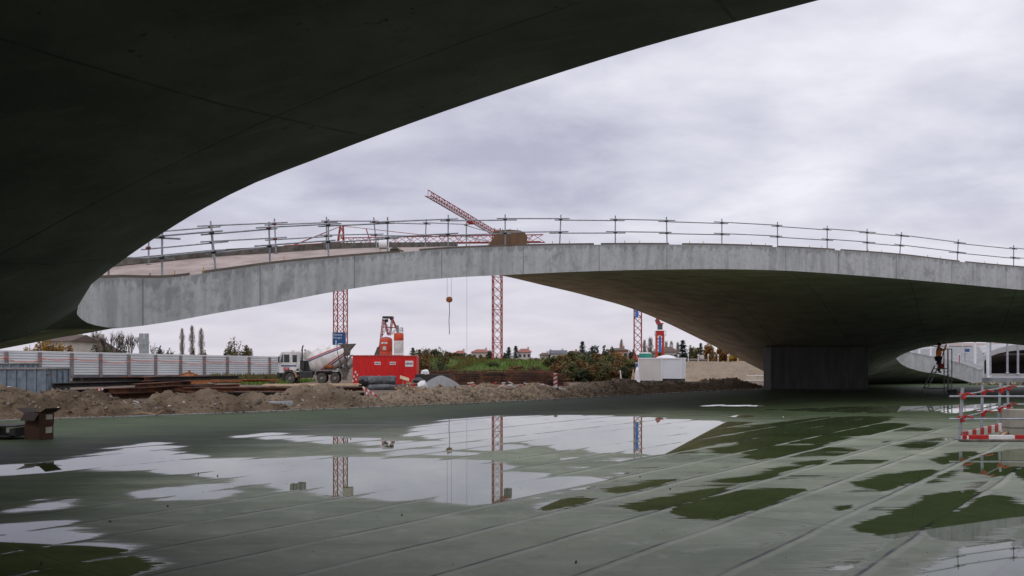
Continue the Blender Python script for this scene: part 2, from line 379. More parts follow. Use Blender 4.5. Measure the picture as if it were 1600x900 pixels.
leafmat('leaf_green', (0.10, 0.18, 0.035), (0.15, 0.22, 0.05))
leafmat('leaf_rust', (0.17, 0.085, 0.030), (0.10, 0.080, 0.028))
leafmat('leaf_yellow', (0.42, 0.25, 0.035), (0.28, 0.16, 0.03))
leafmat('leaf_orange', (0.30, 0.135, 0.03), (0.19, 0.10, 0.03))
leafmat('twig_grey', (0.34, 0.29, 0.26), (0.25, 0.21, 0.19))
leafmat('conifer', (0.045, 0.062, 0.052), (0.08, 0.10, 0.075))

# ================================================================ THE SHELL
def pz(px, py, D):
    p = P(px, py, D); return (p.x, p.y, p.z)
# far side of the patio opening: (px, y bottom, y top, distance)
A = [(122, 478, None, 17.5), (123.5, 495, None, 19.2), (148, 508, None, 20.6), (190, 512.5, 433.5, 21.7), (250, 505, 434.5, 22.5), (340, 489, 424, 24.0), (427, 474, 412, 26.0),
     (518, 456.5, 403, 28.0), (610, 442.5, 395.5, 30.0), (704, 434, 388.5, 32.0), (793, 429.5, 385, 33.8), (878, 425.5, 383, 35.5), (965, 422.5, 382, 37.2),
     (1046, 421, 382, 39.0), (1131, 420.5, 383, 41.0), (1218, 422.5, 386, 43.0), (1295, 427, 390, 45.0), (1410, 436, 398.5, 47.0), (1500, 444, 409, 48.5), (1600, 453, 418, 50.0)]
farA = []
for px, yb, yt, D in A:
    b = pz(px, yb, D); t = pz(px, yt, D)[2] if yt else b[2] + 1.08
    farA.append((b[0], b[1], b[2], t))
farA += [(35.5, 51.0, 6.1, 7.2), (43, 48, 6.1, 7.2), (47, 39, 6.3, 7.4), (41, 26, 6.5, 7.6), (30, 17.5, 6.7, 7.8), (18, 12.2, 6.8, 7.9)]
nearE = [(1700, -112, 5.45), (1280, 0, 5.3), (1000, 75, 5.15), (800, 138, 4.9), (600, 208, 4.55), (490, 250, 4.3), (400, 285, 4.05), (325, 322, 3.8), (250, 367, 3.5), (180, 415, 3.15), (143, 444, 2.92), (128, 460, 2.80)]
near3 = []
for px, py, z in nearE:
    z = CAMH + (z - 1.65) * 1.12
    D = (z - CAMH) * F / (HOR - py); near3.append(((px - 800) / F * D, D, z, z + 1.08))
hole = spline(farA + near3 + [farA[0]], 0.45)[:-1]
n_hole = len(hole)
# outer edge, from behind-left of the camera round the far side to the right
def o4(px, py, D, t=1.2):
    b = pz(px, py, D); return (b[0], b[1], b[2], b[2] + t)
outerF = [(-34, -14, 4.0, 5.2), (-35, 2, 3.1, 4.3), (-30, 14, 2.6, 3.9), (-22, 21.5, 2.65, 4.1), o4(0, 545.5, 25.5, 1.9), o4(90, 528, 26.8, 1.95), o4(180, 512.5, 28.0, 1.95)]
for px, D, yt, th in ((250, 28.9, 408.5, 1.75), (321, 30.0, 401, 1.55), (420, 31.5, 395, 1.35), (499, 33.5, 389.5, 1.25), (575, 36.0, 387, 1.2), (654, 39.5, 386, 1.2), (718, 44.0, 385, 1.2)):
    t = pz(px, yt, D); outerF.append((t[0], t[1], t[2] - th, t[2]))
outerF += [o4(780, 430, 52.0), o4(850, 446, 60), o4(920, 463, 67), o4(1000, 487, 73.5), o4(1050, 508.5, 76.5), o4(1100, 533, 78.5), o4(1150, 558, 79.2), o4(1197, 582, 79.4)]
outerF += [(PX(1222, 86).x, 86, 0.45, 1.8), (PX(1245, 98).x, 98, -0.2, 1.5), (PX(1262, 110).x, 110, -0.3, 1.9), (PX(1290, 119).x, 119, -0.3, 3.3)]
backL = [(PX(1290, 119).x, 119, -0.3, 3.3), (PX(1400, 119).x, 119, -0.3, 4.1), (PX(1530, 119).x, 119, -0.3, 4.1), (PX(1538, 104).x, 104, -0.3, 2.8)]
F2 = [(1538, 70, None, None), (1529, 62, 602, 577), (1520, 60.5, 599, 573.5), (1500, 60, 592.5, 567), (1470, 59.5, 585, 560), (1440, 58.5, 580.5, 553.5), (1418, 57.5, 574, 549.5), (1404, 56.2, 566, 550)]
f2 = [(PX(1538, 104).x, 104, -0.3, 2.8)]
for px, D, yb, yt in F2[1:]:
    D *= K; b = pz(px, yb, D); t = pz(px, yt, D); f2.append((b[0], b[1], b[2], t[2]))
N2 = [(1400, 560, 55.0), (1412, 553, 54.0), (1435, 545, 53.2), (1480, 537, 52.4), (1540, 535, 52.0), (1600, 539.5, 51.5), (1700, 548, 51.0)]
n2 = []
for px, py, D in N2:
    b = pz(px, py, D * K); n2.append((b[0], b[1], b[2], b[2] + 1.15))
rest = [(64, 78, 4.6, 5.8), (78, 66, 5.4, 6.6), (78, 30, 6.6, 7.7), (66, -4, 6.7, 7.8), (40, -16, 6.7, 7.8), (0, -18, 6.0, 7.1), (-34, -14, 4.0, 5.2)]
outer = spline(outerF, 0.8)[:-1] + backL[:-1] + spline(f2, 0.5)[:-1] + spline(n2 + rest, 0.6)[:-1]
outer = [np.array(o, float) for o in outer]

cb = [(o[0], o[1], o[2]) for o in outer[::2]] + [(o[0], o[1], o[2]) for o in hole[::2]]
ct = [(o[0], o[1], o[3]) for o in outer[::2]] + [(o[0], o[1], o[3]) for o in hole[::2]]
ib = [(0, 0, 6.4), (0, -10, 6.5), (-8, 0, 5.4), (-5, 6, 5.35), (-10, 9, 4.4), (-17, 12, 3.7), (-12.2, 19.5, 3.2), (-14.5, 16, 3.35), (-20, 0, 4.2), (10, 0, 6.7), (25, 2, 6.7)]
for px, D, z in ((1205, 69.6, 3.6), (1240, 69.6, 3.6), (1277, 69.6, 3.62), (1313, 69.6, 3.65), (1349, 69.6, 3.7), (1277, 77.5, 1.8), (1277, 88, 0.1), (1350, 83, 0.8), (1380, 92, 0.0), (1450, 98, -.15), (1350, 104, -.3), (1500, 107, -.3)): ib.append((PX(px, D).x, D, z))
def at_px(loop, px):
    c = [q for q in loop if q[1] > 17 and q[0] < 12]
    return min(c, key=lambda q: abs(800 + q[0] / q[1] * F - px))
for px in range(160, 720, 40):
    h_ = at_px(hole, px); o_ = at_px(outer, px)
    for f_ in (.33, .66): ib.append(tuple(h_[i] * (1 - f_) + o_[i] * f_ + (.10 if i == 2 else 0) for i in range(3)))
it = [(x, y, z + 1.08) for x, y, z in ib[:12] if y < 15] + [(PX(1350, 98).x, 98, 1.8), (PX(1450, 98).x, 98, 2.5), (PX(1450, 107).x, 107, 3.1)]
TB = TPS(cb + ib); TT = TPS(ct + it)

pts = [(o[0], o[1]) for o in outer] + [(h[0], h[1]) for h in hole]
no, nh = len(outer), len(hole)
gx, gy = np.meshgrid(np.arange(-35, 82, 1.0), np.arange(-18, 119, 1.0)); gp = np.stack([gx.ravel(), gy.ravel()], 1)
ok = inside(outer, gp) & ~inside(hole, gp)
ok &= (dist_poly(outer, gp) > 0.5) & (dist_poly(hole, gp) > 0.4)
gp = gp[ok]
allp = [Vector(p) for p in pts] + [Vector((float(p[0]), float(p[1]))) for p in gp]
edges = [(i, (i + 1) % no) for i in range(no)] + [(no + i, no + (i + 1) % nh) for i in range(nh)]
vo, eo, fo, vorig, *_ = delaunay_2d_cdt(allp, edges, [], 0, 1e-5)
vv = np.array([(v.x, v.y) for v in vo])
cen = np.array([vv[list(f)].mean(0) for f in fo]); keep = inside(outer, cen) & ~inside(hole, cen)
fo = [f for f, k in zip(fo, keep) if k]
zb = TB(vv); ztp = TT(vv)
for i, orig in enumerate(vorig):      # exact heights on both edges
    for q in orig:
        if q < no: zb[i], ztp[i] = outer[q][2], outer[q][3]
        elif q < no + nh: zb[i], ztp[i] = hole[q - no][2], hole[q - no][3]
ztp = np.maximum(ztp, zb + 0.25)

shell = empty('concrete_shell', 'vast undulating grey concrete shell over the wet green floor, arching round an open patio', 'building')
def sheet(name, z, m, smooth=True):
    me = bpy.data.meshes.new(name); me.from_pydata([(float(a[0]), float(a[1]), float(b)) for a, b in zip(vv, z)], [], [tuple(f) for f in fo]); me.materials.append(MATS[m])
    me.polygons.foreach_set('use_smooth', [True] * len(me.polygons)); me.update()
    o = bpy.data.objects.new(name, me); COL.objects.link(o); o.parent = shell; return o
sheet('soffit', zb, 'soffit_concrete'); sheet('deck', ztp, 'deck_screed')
def rim(name, loop, m, zlo=2, zhi=3, flip=False):
    n = len(loop); vs = []; uv = []; fs = []; u = 0
    for i in range(n + 1):
        p = loop[i % n]
        if i: u += math.hypot(p[0] - loop[i - 1][0], p[1] - loop[i - 1][1])
        vs += [(p[0], p[1], p[zlo]), (p[0], p[1], p[zhi])]; uv += [(u, 0), (u, 1)]
    for i in range(n): fs.append((2 * i, 2 * i + 2, 2 * i + 3, 2 * i + 1))
    me = bpy.data.meshes.new(name); me.from_pydata(vs, [], fs); ul = me.uv_layers.new(name='UVMap')
    for lp in me.loops: ul.data[lp.index].uv = uv[lp.vertex_index]
    me.materials.append(MATS[m]); me.polygons.foreach_set('use_smooth', [True] * n); me.update()
    o = bpy.data.objects.new(name, me); COL.objects.link(o); o.parent = shell; return o
rim('fascia', hole, 'fascia_concrete'); fo_ = rim('outer_fascia', outer, 'fascia_concrete')

# finishing strips along the top edge of the far side of the opening
iA = [i for i, h in enumerate(hole) if h[1] > 20.0 and h[0] < 33 and i < nh * 0.6]
edgeA = [hole[i] for i in iA]
def offs(loop, d):      # inward offset of an open polyline
    r = []
    for i, p in enumerate(loop):
        a = loop[max(i - 1, 0)]; b = loop[min(i + 1, len(loop) - 1)]; t = Vector((b[0] - a[0], b[1] - a[1])).normalized()
        r.append((p[0] - t.y * d, p[1] + t.x * d, p[3]))
    return r
inA = offs(edgeA, 0.12)
sgn = 1 if inA[len(inA) // 2][1] > edgeA[len(inA) // 2][1] else -1
def strip_run(name, i0, i1, w, h, m, d0=0.02, parent=shell, base=None):
    b = base or edgeA; lo = offs(b, sgn * d0); hi = offs(b, sgn * (d0 + w)); mb = MB(); vs = []; fs = []
    for i in range(i0, i1 + 1):
        vs += [(*lo[i][:2], lo[i][2] - .02), (*lo[i][:2], lo[i][2] + h), (*hi[i][:2], lo[i][2] + h), (*hi[i][:2], lo[i][2] - .02)]
    for k in range(i1 - i0):
        for j in range(4): fs.append((4 * k + j, 4 * k + (j + 1) % 4, 4 * k + 4 + (j + 1) % 4, 4 * k + 4 + j))
    fs += [(0, 1, 2, 3), (4 * (i1 - i0) + 3, 4 * (i1 - i0) + 2, 4 * (i1 - i0) + 1, 4 * (i1 - i0))]
    mb.add(vs, fs); return mb.build(name, m, parent)
k = 0; ne = len(edgeA)
while k < ne - 12:
    ln = random.choice((9, 13, 7, 18)); strip_run('edge_strip', k, min(k + ln, ne - 1), 0.07, 0.07, 'timber_strip'); k += ln + random.choice((1, 1, 2))
for k in range(6, ne - 6, 9):
    for q in (0, 2):
        if k + q < ne and random.random() < .8:
            p = offs(edgeA, sgn * .05)[k + q]; MB().bar((p[0], p[1], p[2]), (p[0] + .01, p[1], p[2] + .17), .014, 5).build('starter_bar', 'yellow_paint', shell)
# upstand along the outer edge of the deck
oi = [i for i, o in enumerate(outer) if o[1] > 24 and -18 < o[0] < 3 and i < 90]
edgeO = [outer[i] for i in oi]
def offo(d): return offs(edgeO, d)
so_ = -1 if offs(edgeO, 1)[5][1] > edgeO[5][1] else 1
sgn_keep = sgn; sgn = so_
strip_run('upstand', 0, len(edgeO) - 1, 0.2, 0.2, 'muddy_metal', 0.0, shell, edgeO)
sgn = sgn_keep

# ---------------------------------------------------------------- pier under the shell
pier = empty('concrete_pier', 'broad grey concrete pier carrying the shell at the far edge of the floor', 'pier', PX(1273, 71.2))
mb = MB(); w = 152 / F * 70.1
mb.box((0, -.1, 1.69), (w, 2.0, 3.42)); mb.build('wall', 'dark_pier', pier)
mb = MB()
for k in range(1, 5): mb.box((-w / 2 + k * w / 5, -1.103, 1.69), (.02, .012, 3.4))
mb.build('formwork_joint', 'dark_felt', pier)
mb = MB(); mb.box((0, -1.13, .07), (w + .05, .07, .14)); mb.build('base_strip', 'dark_felt', pier)

# ================================================================ GROUND AND FLOOR
def floor_material():
    s = NB('green_floor'); c0 = s.n('ShaderNodeTexCoord').outputs['Object']; c = s.map(c0, (1 / K, 1 / K, 1 / K)); sp = s.n('ShaderNodeSeparateXYZ'); s.t.links.new(c, sp.inputs[0])
    x, y = sp.outputs[0], sp.outputs[1]
    wob = s.math('MULTIPLY', s.math('SUBTRACT', s.noise(c, 0.35, 3), 0.5), 0.18)
    p = s.math('ADD', s.math('ADD', s.math('MULTIPLY', x, 0.8), s.math('MULTIPLY', y, -0.6)), wob)
    q = s.math('ADD', s.math('ADD', s.math('MULTIPLY', x, 0.6), s.math('MULTIPLY', y, 0.8)), wob)
    seam = s.line(p, 0.86, -2.86, 0.024)
    seam = s.math('MULTIPLY', seam, s.math('ADD', 0.25, s.ramp(s.noise(c, 0.9, 4, 0.6), 0.38, 0.62)))
    seamw = s.line(p, 0.86, -2.86, 0.13)          # the lap stands a little proud of the water
    cross = s.line(q, 7.5, 1.5, 0.02)
    sid = s.math('FLOOR', s.math('DIVIDE', s.math('ADD', p, 2.86), 0.86))
    wnn = s.n('ShaderNodeTexWhiteNoise', noise_dimensions='1D'); s.t.links.new(sid, wnn.inputs['W']); srand = wnn.outputs[0]
    at = s.n('ShaderNodeAttribute', attribute_name='wet'); wet = at.outputs['Fac']
    nA = s.noise(s.map(c, (0.28, 1.3, 1), (0, 0, R(-8))), 1.1, 6, 0.62)
    nB = s.noise(s.map(c, (0.55, 6.5, 1), (0, 0, R(-3))), 2.2, 5, 0.65)
    f = s.math('ADD', wet, s.math('MULTIPLY', s.math('SUBTRACT', nA, 0.5), 1.15))
    f = s.math('ADD', f, s.math('MULTIPLY', s.math('SUBTRACT', nB, 0.5), 0.52))
    f = s.math('ADD', f, s.math('MULTIPLY', s.math('SUBTRACT', srand, 0.5), 0.34))
    nC = s.noise(s.map(c, (0.3, 11, 1), (0, 0, R(-2))), 2.0, 4, 0.6)
    f = s.math('ADD', f, s.math('MULTIPLY', s.math('SUBTRACT', nC, 0.5), 0.26))
    f = s.math('SUBTRACT', f, s.math('MULTIPLY', seamw, 0.30))
    fr = s.math('FLOORED_MODULO', s.math('DIVIDE', s.math('ADD', p, 2.86), 0.86), 1.0)
    f = s.math('ADD', f, s.math('MULTIPLY', s.math('SUBTRACT', fr, 0.42), 0.40))      # every roll of sheet tilts a little, water stands against its lap
    water = s.ramp(f, -0.05, 0.05)
    damp = s.ramp(f, -0.5, 0.0); rim = s.ramp(f, -0.22, 0.02)
    n1 = s.noise(c, 0.5, 6, 0.6); n2 = s.noise(c, 5, 6, 0.7); n3 = s.noise(c, 60, 3, 0.6)
    n4 = s.noise(s.map(c, (0.5, 2.2, 1), (0, 0, R(-37))), 1.0, 5, 0.6)
    dry = s.mix(s.ramp(n1, 0.3, 0.7), (0.180, 0.205, 0.132), (0.250, 0.272, 0.182))
    dry = s.mix(s.math('MULTIPLY', s.ramp(n4, 0.5, 0.7), 0.35), dry, (0.32, 0.34, 0.245))
    dry = s.mix(s.math('MULTIPLY', s.ramp(n2, 0.55, 0.7), 0.25), dry, (0.07, 0.085, 0.06))
    dry = s.mix(s.math('MULTIPLY', n3, 0.2), dry, (0.05, 0.06, 0.045))
    dry = s.mix(s.math('MULTIPLY', srand, 0.35), dry, (0.12, 0.15, 0.10))
    band = s.noise(s.map(c, (0.22, 0.9, 1), (0, 0, R(-12))), 1.0, 5, 0.6); dry = s.mix(s.math('MULTIPLY', s.ramp(band, 0.46, 0.62), 0.6), dry, (0.085, 0.11, 0.065))
    lapl = s.line(p, 0.86, -2.80, 0.05); dry = s.mix(s.math('MULTIPLY', lapl, 0.38), dry, (0.34, 0.36, 0.29))
    blot = s.noise(c, 1.7, 7, 0.7); dry = s.mix(s.math('MULTIPLY', s.ramp(blot, 0.5, 0.66), 0.42), dry, (0.10, 0.125, 0.07)); dry = s.mix(s.math('MULTIPLY', s.ramp(blot, 0.46, 0.32), 0.4), dry, (0.34, 0.36, 0.28))
    dry = s.mix(s.math('MULTIPLY', damp, 0.35), dry, (0.065, 0.095, 0.04))
    # painted shade: deep at the far edge and under low shell, faint near patio
    fa = s.n('ShaderNodeAttribute', attribute_name='floor_shade').outputs['Fac']
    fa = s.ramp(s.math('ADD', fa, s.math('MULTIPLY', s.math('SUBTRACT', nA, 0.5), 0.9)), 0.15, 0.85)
    floor_shade = s.mix(s.ramp(n4, 0.35, 0.7), (0.032, 0.050, 0.020), (0.062, 0.092, 0.034))
    dry = s.mix(s.math('MULTIPLY', fa, 0.88), dry, floor_shade)
    deep = s.mix(s.ramp(n1, 0.3, 0.7), (0.052, 0.078, 0.026), (0.075, 0.105, 0.040))
    col = s.mix(water, dry, deep)
    col = s.mix(s.math('MULTIPLY', s.math('MAXIMUM', seam, s.math('MULTIPLY', cross, 0.6)), 0.9), col, (0.025, 0.026, 0.032))
    s.set(s.b.inputs['Base Color'], col)
    rr = s.math('SUBTRACT', s.math('ADD', 0.52, s.math('MULTIPLY', n2, 0.2)), s.math('ADD', s.math('MULTIPLY', damp, 0.10), s.math('MULTIPLY', rim, 0.22)))
    mr = s.n('ShaderNodeMix', data_type='FLOAT'); s.set(mr.inputs[0], water); s.set(mr.inputs[2], rr); mr.inputs[3].default_value = 0.015
    s.set(s.b.inputs['Roughness'], mr.outputs[0])
    s.b.inputs['IOR'].default_value = 1.5
    ms = s.n('ShaderNodeMix', data_type='FLOAT'); s.set(ms.inputs[0], water); s.set(ms.inputs[2], s.math('ADD', s.math('SUBTRACT', 0.38, s.math('MULTIPLY', fa, 0.30)), s.math('MULTIPLY', rim, 0.15))); ms.inputs[3].default_value = 0.5; s.set(s.b.inputs['Specular IOR Level'], ms.outputs[0])
    h = s.math('MULTIPLY', s.math('ADD', s.math('MULTIPLY', n2, 0.35), s.math('ADD', n3, s.math('MULTIPLY', seam, 1.5))), s.math('SUBTRACT', 1.0, water))
    s.bump(h, 0.16, 0.01)
floor_material()
def fp(px, py): D = CAMH * F / (py - HOR); return ((px - 800) / F * D, D)
edge_pts = [(-64, 14), (-45, 24), fp(-60, 661), fp(0, 657.5), fp(200, 651), fp(420, 643), fp(640, 634), fp(800, 627), fp(960, 619), fp(1090, 612), fp(1197, 606.8), (30, 86), (38, 104)]
edge_s = spline([(a, b, 0) for a, b in edge_pts], 0.8)
floor_poly = [(-64, -20)] + [(float(e[0]), float(e[1])) for e in edge_s] + [(90, 106), (90, -20)]
es0 = [tuple(e[:2]) for e in edge_s]
PUD = {
 'a': [(-80, 729), (60, 724), (150, 708), (180, 700), (205, 696), (240, 691), (300, 696), (270, 705), (320, 714), (420, 715), (520, 713), (640, 714), (780, 722), (800, 735), (870, 742), (970, 746), (990, 752), (900, 770), (820, 782), (790, 789), (700, 786), (560, 781), (470, 770), (440, 762), (380, 757), (330, 748), (280, 740), (200, 736), (60, 739), (-80, 744)],
 'b': [(640, 668), (700, 656), (780, 650), (880, 648), (1000, 651), (1170, 660), (1130, 690), (1070, 713), (960, 708), (880, 702), (820, 692), (700, 690), (640, 682)],
 'c': [(360, 682), (420, 676), (520, 682), (640, 688), (780, 690), (830, 700), (760, 705), (600, 699), (440, 688)],
 'd': [(195, 769), (240, 762), (340, 756), (385, 762), (330, 777), (250, 781)],
 'e': [(10, 800), (60, 782), (120, 778), (100, 792)],
 'f': [(1100, 634.5), (1115, 632.5), (1185, 632.5), (1190, 635)], 'g': [(1130, 651), (1150, 647), (1180, 648), (1170, 653)],
 'h': [(1100, 690), (1180, 664), (1300, 651), (1390, 650), (1380, 672), (1300, 690), (1200, 700)],
 'i': [(960, 790), (1060, 766), (1180, 758), (1290, 765), (1250, 790), (1160, 814), (1060, 816)],
 'j': [(1330, 828), (1440, 772), (1570, 764), (1640, 800), (1520, 856), (1400, 838)],
 'k': [(1300, 752), (1400, 736), (1500, 730), (1480, 752), (1400, 768), (1330, 762)],
 'l': [(1470, 850), (1700, 835), (1700, 930), (1440, 920)],
 'm': [(-60, 824), (90, 816), (190, 848), (250, 880), (180, 905), (-80, 912)],
 'n': [(1100, 702), (1180, 690), (1320, 700), (1280, 716), (1160, 712)],
 'o': [(1540, 705), (1700, 695), (1700, 760), (1600, 756), (1500, 728)],
 'q': [(1040, 756), (1200, 738), (1300, 742), (1180, 754)], 'r': [(560, 700), (700, 700), (760, 712), (600, 712)],
 'A': [(1130, 668), (1400, 660), (1480, 672), (1300, 684), (1120, 690)], 'B': [(960, 752), (1080, 748), (1160, 756), (1000, 772), (930, 768)], 'C': [(1160, 700), (1290, 692), (1360, 704), (1240, 722), (1140, 716)], 'D': [(1480, 700), (1600, 712), (1620, 750), (1500, 736), (1440, 716)], 'E': [(1240, 776), (1330, 762), (1380, 768), (1300, 784)], 'G': [(1400, 636), (1560, 630), (1600, 640), (1480, 646)],
 'v': [(1200, 724), (1330, 715), (1390, 720), (1300, 732)], 'w': [(820, 790), (900, 776), (960, 790), (880, 806)], 'x': [(1380, 690), (1470, 684), (1480, 700), (1400, 706)], 'y': [(1150, 736), (1240, 726), (1300, 733), (1200, 744)], 'z': [(1290, 790), (1400, 778), (1420, 790), (1330, 806)],
 's': [(1180, 640), (1400, 634), (1500, 638), (1380, 646)], 't': [(1360, 900), (1440, 880), (1560, 885), (1600, 950), (1300, 950)],
}
AMP = {'e': .5, 'A': .55, 'B': .45, 'C': .5, 'D': .6, 'E': .45, 'G': .6, 'v': .6, 'w': .35, 'x': .6, 'y': .55, 'z': .5, 'n': .75, 'q': .8, 'i': .95, 'k': .95, 'j': 1.1, 'h': .85, 'b': .8, 'c': .65, 'r': .6, 's': .6}
def build_floor():
    xs = np.concatenate([np.arange(-64, -28, 1.0), np.arange(-28, 30, 0.2), np.arange(30, 90.1, 1.0)])
    ys = np.concatenate([np.arange(-20, 7, 1.0), np.arange(7, 50, 0.2), np.arange(50, 106.1, 0.75)])
    X, Y = np.meshgrid(xs, ys); pp = np.stack([X.ravel(), Y.ravel()], 1)
    ins = inside(floor_poly, pp); wet = np.full(len(pp), -1.1)
    for k, poly in PUD.items():
        w = [fp(a, b) for a, b in poly]; w = np.array(w)
        lo, hi = w.min(0) - 2, w.max(0) + 2
        sel = np.where((pp > lo).all(1) & (pp < hi).all(1))[0]
        if not len(sel): continue
        s = dist_poly(w, pp[sel]); i2 = inside(w, pp[sel]); sc = 0.8
        val = np.where(i2, np.minimum(s / sc, 1) * 0.62 * AMP.get(k, 1), -np.minimum(s / sc, 1))
        wet[sel] = np.maximum(wet[sel], val)
    # the small background wetness of the right half
    wet = np.maximum(wet, -0.70 - 0.5 * (pp[:, 1] > 44) + 0.50 * ((pp[:, 0] > 1) & (pp[:, 1] > 9) & (pp[:, 1] < 34)) )
    ny, nx = X.shape; idx = np.arange(nx * ny).reshape(ny, nx)
    ok = ins.reshape(ny, nx); q = ok[:-1, :-1] & ok[1:, :-1] & ok[:-1, 1:] & ok[1:, 1:]
    a = idx[:-1, :-1][q]; b = idx[:-1, 1:][q]; c = idx[1:, 1:][q]; d = idx[1:, :-1][q]
    faces = np.stack([a, b, c, d], 1)
    me = bpy.data.meshes.new('floor'); me.from_pydata([(float(p[0]), float(p[1]), 0.0) for p in pp], [], faces.tolist())
    at = me.attributes.new('wet', 'FLOAT', 'POINT'); at.data.foreach_set('value', wet.astype(np.float32))
    de = np.full(len(pp), 1e9); ea = np.array(es0)
    for i in range(0, len(ea) - 1, 2): de = np.minimum(de, np.linalg.norm(pp - ea[i], axis=1))
    floor_shade = np.clip(1.25 - de / 15.0, 0, 1); floor_shade = np.maximum(floor_shade, np.clip((pp[:, 1] - 27) / 16, 0, 1) * np.clip((pp[:, 0] - 2) / 10, 0, 1)); floor_shade = np.maximum(floor_shade, np.clip((-pp[:, 0] - 4.0) / 6, 0, 1)); floor_shade = np.maximum(floor_shade, np.clip((-pp[:, 0] - 1.5) / 4, 0, 1) * np.clip((15 - pp[:, 1]) / 4, 0, 1) * .85)  # mask of the shade painted on the floor: far edge, far right, left
    at = me.attributes.new('floor_shade', 'FLOAT', 'POINT'); at.data.foreach_set('value', floor_shade.astype(np.float32))
    bm = bmesh.new(); bm.from_mesh(me); bmesh.ops.delete(bm, geom=[v for v in bm.verts if not v.link_faces], context='VERTS'); bm.to_mesh(me); bm.free()
    me.materials.append(MATS['green_floor'])
    o = bpy.data.objects.new('floor', me); COL.objects.link(o); tag(o, kind='structure')
build_floor()
# slab body under the sheet, and its pale kerb along the far edge
mb = MB(); n = len(floor_poly)
vs = [(x, y, -0.006) for x, y in floor_poly] + [(x, y, -0.95) for x, y in floor_poly]
tri = delaunay_2d_cdt([Vector(p) for p in floor_poly], [(i, (i + 1) % n) for i in range(n)], [], 1, 1e-5)
mb.add([(v.x, v.y, -0.006) for v in tri[0]], [tuple(f) for f in tri[2]])
mb.add(vs, [(i, (i + 1) % n, n + (i + 1) % n, n + i) for i in range(n)])
tag(mb.build('floor_slab', 'pier_concrete'), kind='structure')
mat('kerb_wet', (0.30, 0.32, 0.32), 0.35, (0.18, 0.2, 0.2), 2)
es = [tuple(e[:2]) for e in edge_s]
mb = MB()
for a, b in zip(es[:-1], es[1:]):
    a = Vector((*a, 0)); b = Vector((*b, 0)); t = (b - a).normalized(); nrm = Vector((-t.y, t.x, 0))
    c = [a - nrm * .22, b - nrm * .22, b + nrm * .05, a + nrm * .05]
    mb.add([(v.x, v.y, -0.4) for v in c] + [(v.x, v.y, 0.035) for v in c], [(4, 5, 6, 7), (0, 1, 5, 4), (2, 3, 7, 6), (0, 4, 7, 3), (1, 2, 6, 5)])
tag(mb.build('floor_kerb', 'kerb_wet'), kind='structure')

# earth
def earth_material(name, a, b, c3, green=0.0, tan=False):
    s = NB(name); c = s.n('ShaderNodeTexCoord').outputs['Object']
    n1 = s.noise(c, 0.6, 6, 0.6); n2 = s.noise(c, 4, 8, 0.7); n3 = s.noise(c, 22, 4, 0.7)
    col = s.mix(s.ramp(n1, 0.35, 0.65), a, b); col = s.mix(s.math('MULTIPLY', s.ramp(n2, 0.48, 0.62), 0.6), col, c3)
    col = s.mix(s.math('MULTIPLY', s.ramp(n3, 0.6, 0.72), 0.5), col, tuple(v * 2.1 for v in b))
    if tan:  # tan soil on the far heap, brightened to offset the arch's shade
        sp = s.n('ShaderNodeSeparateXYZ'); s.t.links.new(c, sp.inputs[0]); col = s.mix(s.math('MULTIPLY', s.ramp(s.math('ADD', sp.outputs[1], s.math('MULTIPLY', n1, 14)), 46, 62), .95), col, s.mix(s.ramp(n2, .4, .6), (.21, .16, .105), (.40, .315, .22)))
    s.set(s.b.inputs['Base Color'], col); s.b.inputs['Roughness'].default_value = 0.95; s.b.inputs['Specular IOR Level'].default_value = 0.15
    s.bump(s.math('ADD', n2, s.math('MULTIPLY', n3, 0.6)), 0.8, 0.08)
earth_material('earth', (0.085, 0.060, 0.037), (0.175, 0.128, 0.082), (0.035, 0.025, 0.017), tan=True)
earth_material('clod', (0.17, 0.13, 0.09), (0.27, 0.21, 0.15), (0.09, 0.068, 0.048))
earth_material('site_ground', (0.17, 0.125, 0.09), (0.22, 0.17, 0.13), (0.11, 0.082, 0.06))
earth_material('sand', (0.26, 0.20, 0.14), (0.32, 0.25, 0.18), (0.18, 0.135, 0.095))
earth_material('grass_ground', (0.07, 0.11, 0.03), (0.11, 0.15, 0.04), (0.09, 0.085, 0.035))

def heightfield(name, xs, ys, fn, m, kind='structure', smooth=True, curve=None, parent=None):
    V = []; nx, ny = len(xs), len(ys)
    for y in ys:
        for x in xs: V.append(fn(x, y))
    Fc = [(j * nx + i, j * nx + i + 1, (j + 1) * nx + i + 1, (j + 1) * nx + i) for j in range(ny - 1) for i in range(nx - 1)]
    me = bpy.data.meshes.new(name); me.from_pydata(V, [], Fc); me.materials.append(MATS[m]); me.polygons.foreach_set('use_smooth', [smooth] * len(Fc)); me.update()
    o = bpy.data.objects.new(name, me); COL.objects.link(o)
    if kind: o['kind'] = kind
    return o
def fbm(x, y, s, o=4): return noise.fractal(Vector((x * s, y * s, 3.3)), 0.8, 2.0, o)
def gfn(x, y):
    z = GZ
    if -60 < x < 70 and 20 < y < 140: z += 0.05 * fbm(x, y, .3)
    if y > 60: z -= min(1.2, max(0, (y - 140) / 150))
    return (x, y, z)
gxs = [-4000, -1500, -600, -300, -150, -90] + list(np.arange(-70, 80, 2.5)) + [100, 160, 300, 600, 1500, 4000]
gys = [-400, -100, -25, 0, 10] + list(np.arange(20, 145, 2.5)) + [160, 200, 260, 350, 600, 1200, 3000, 6000]
heightfield('ground', gxs, gys, gfn, 'site_ground')

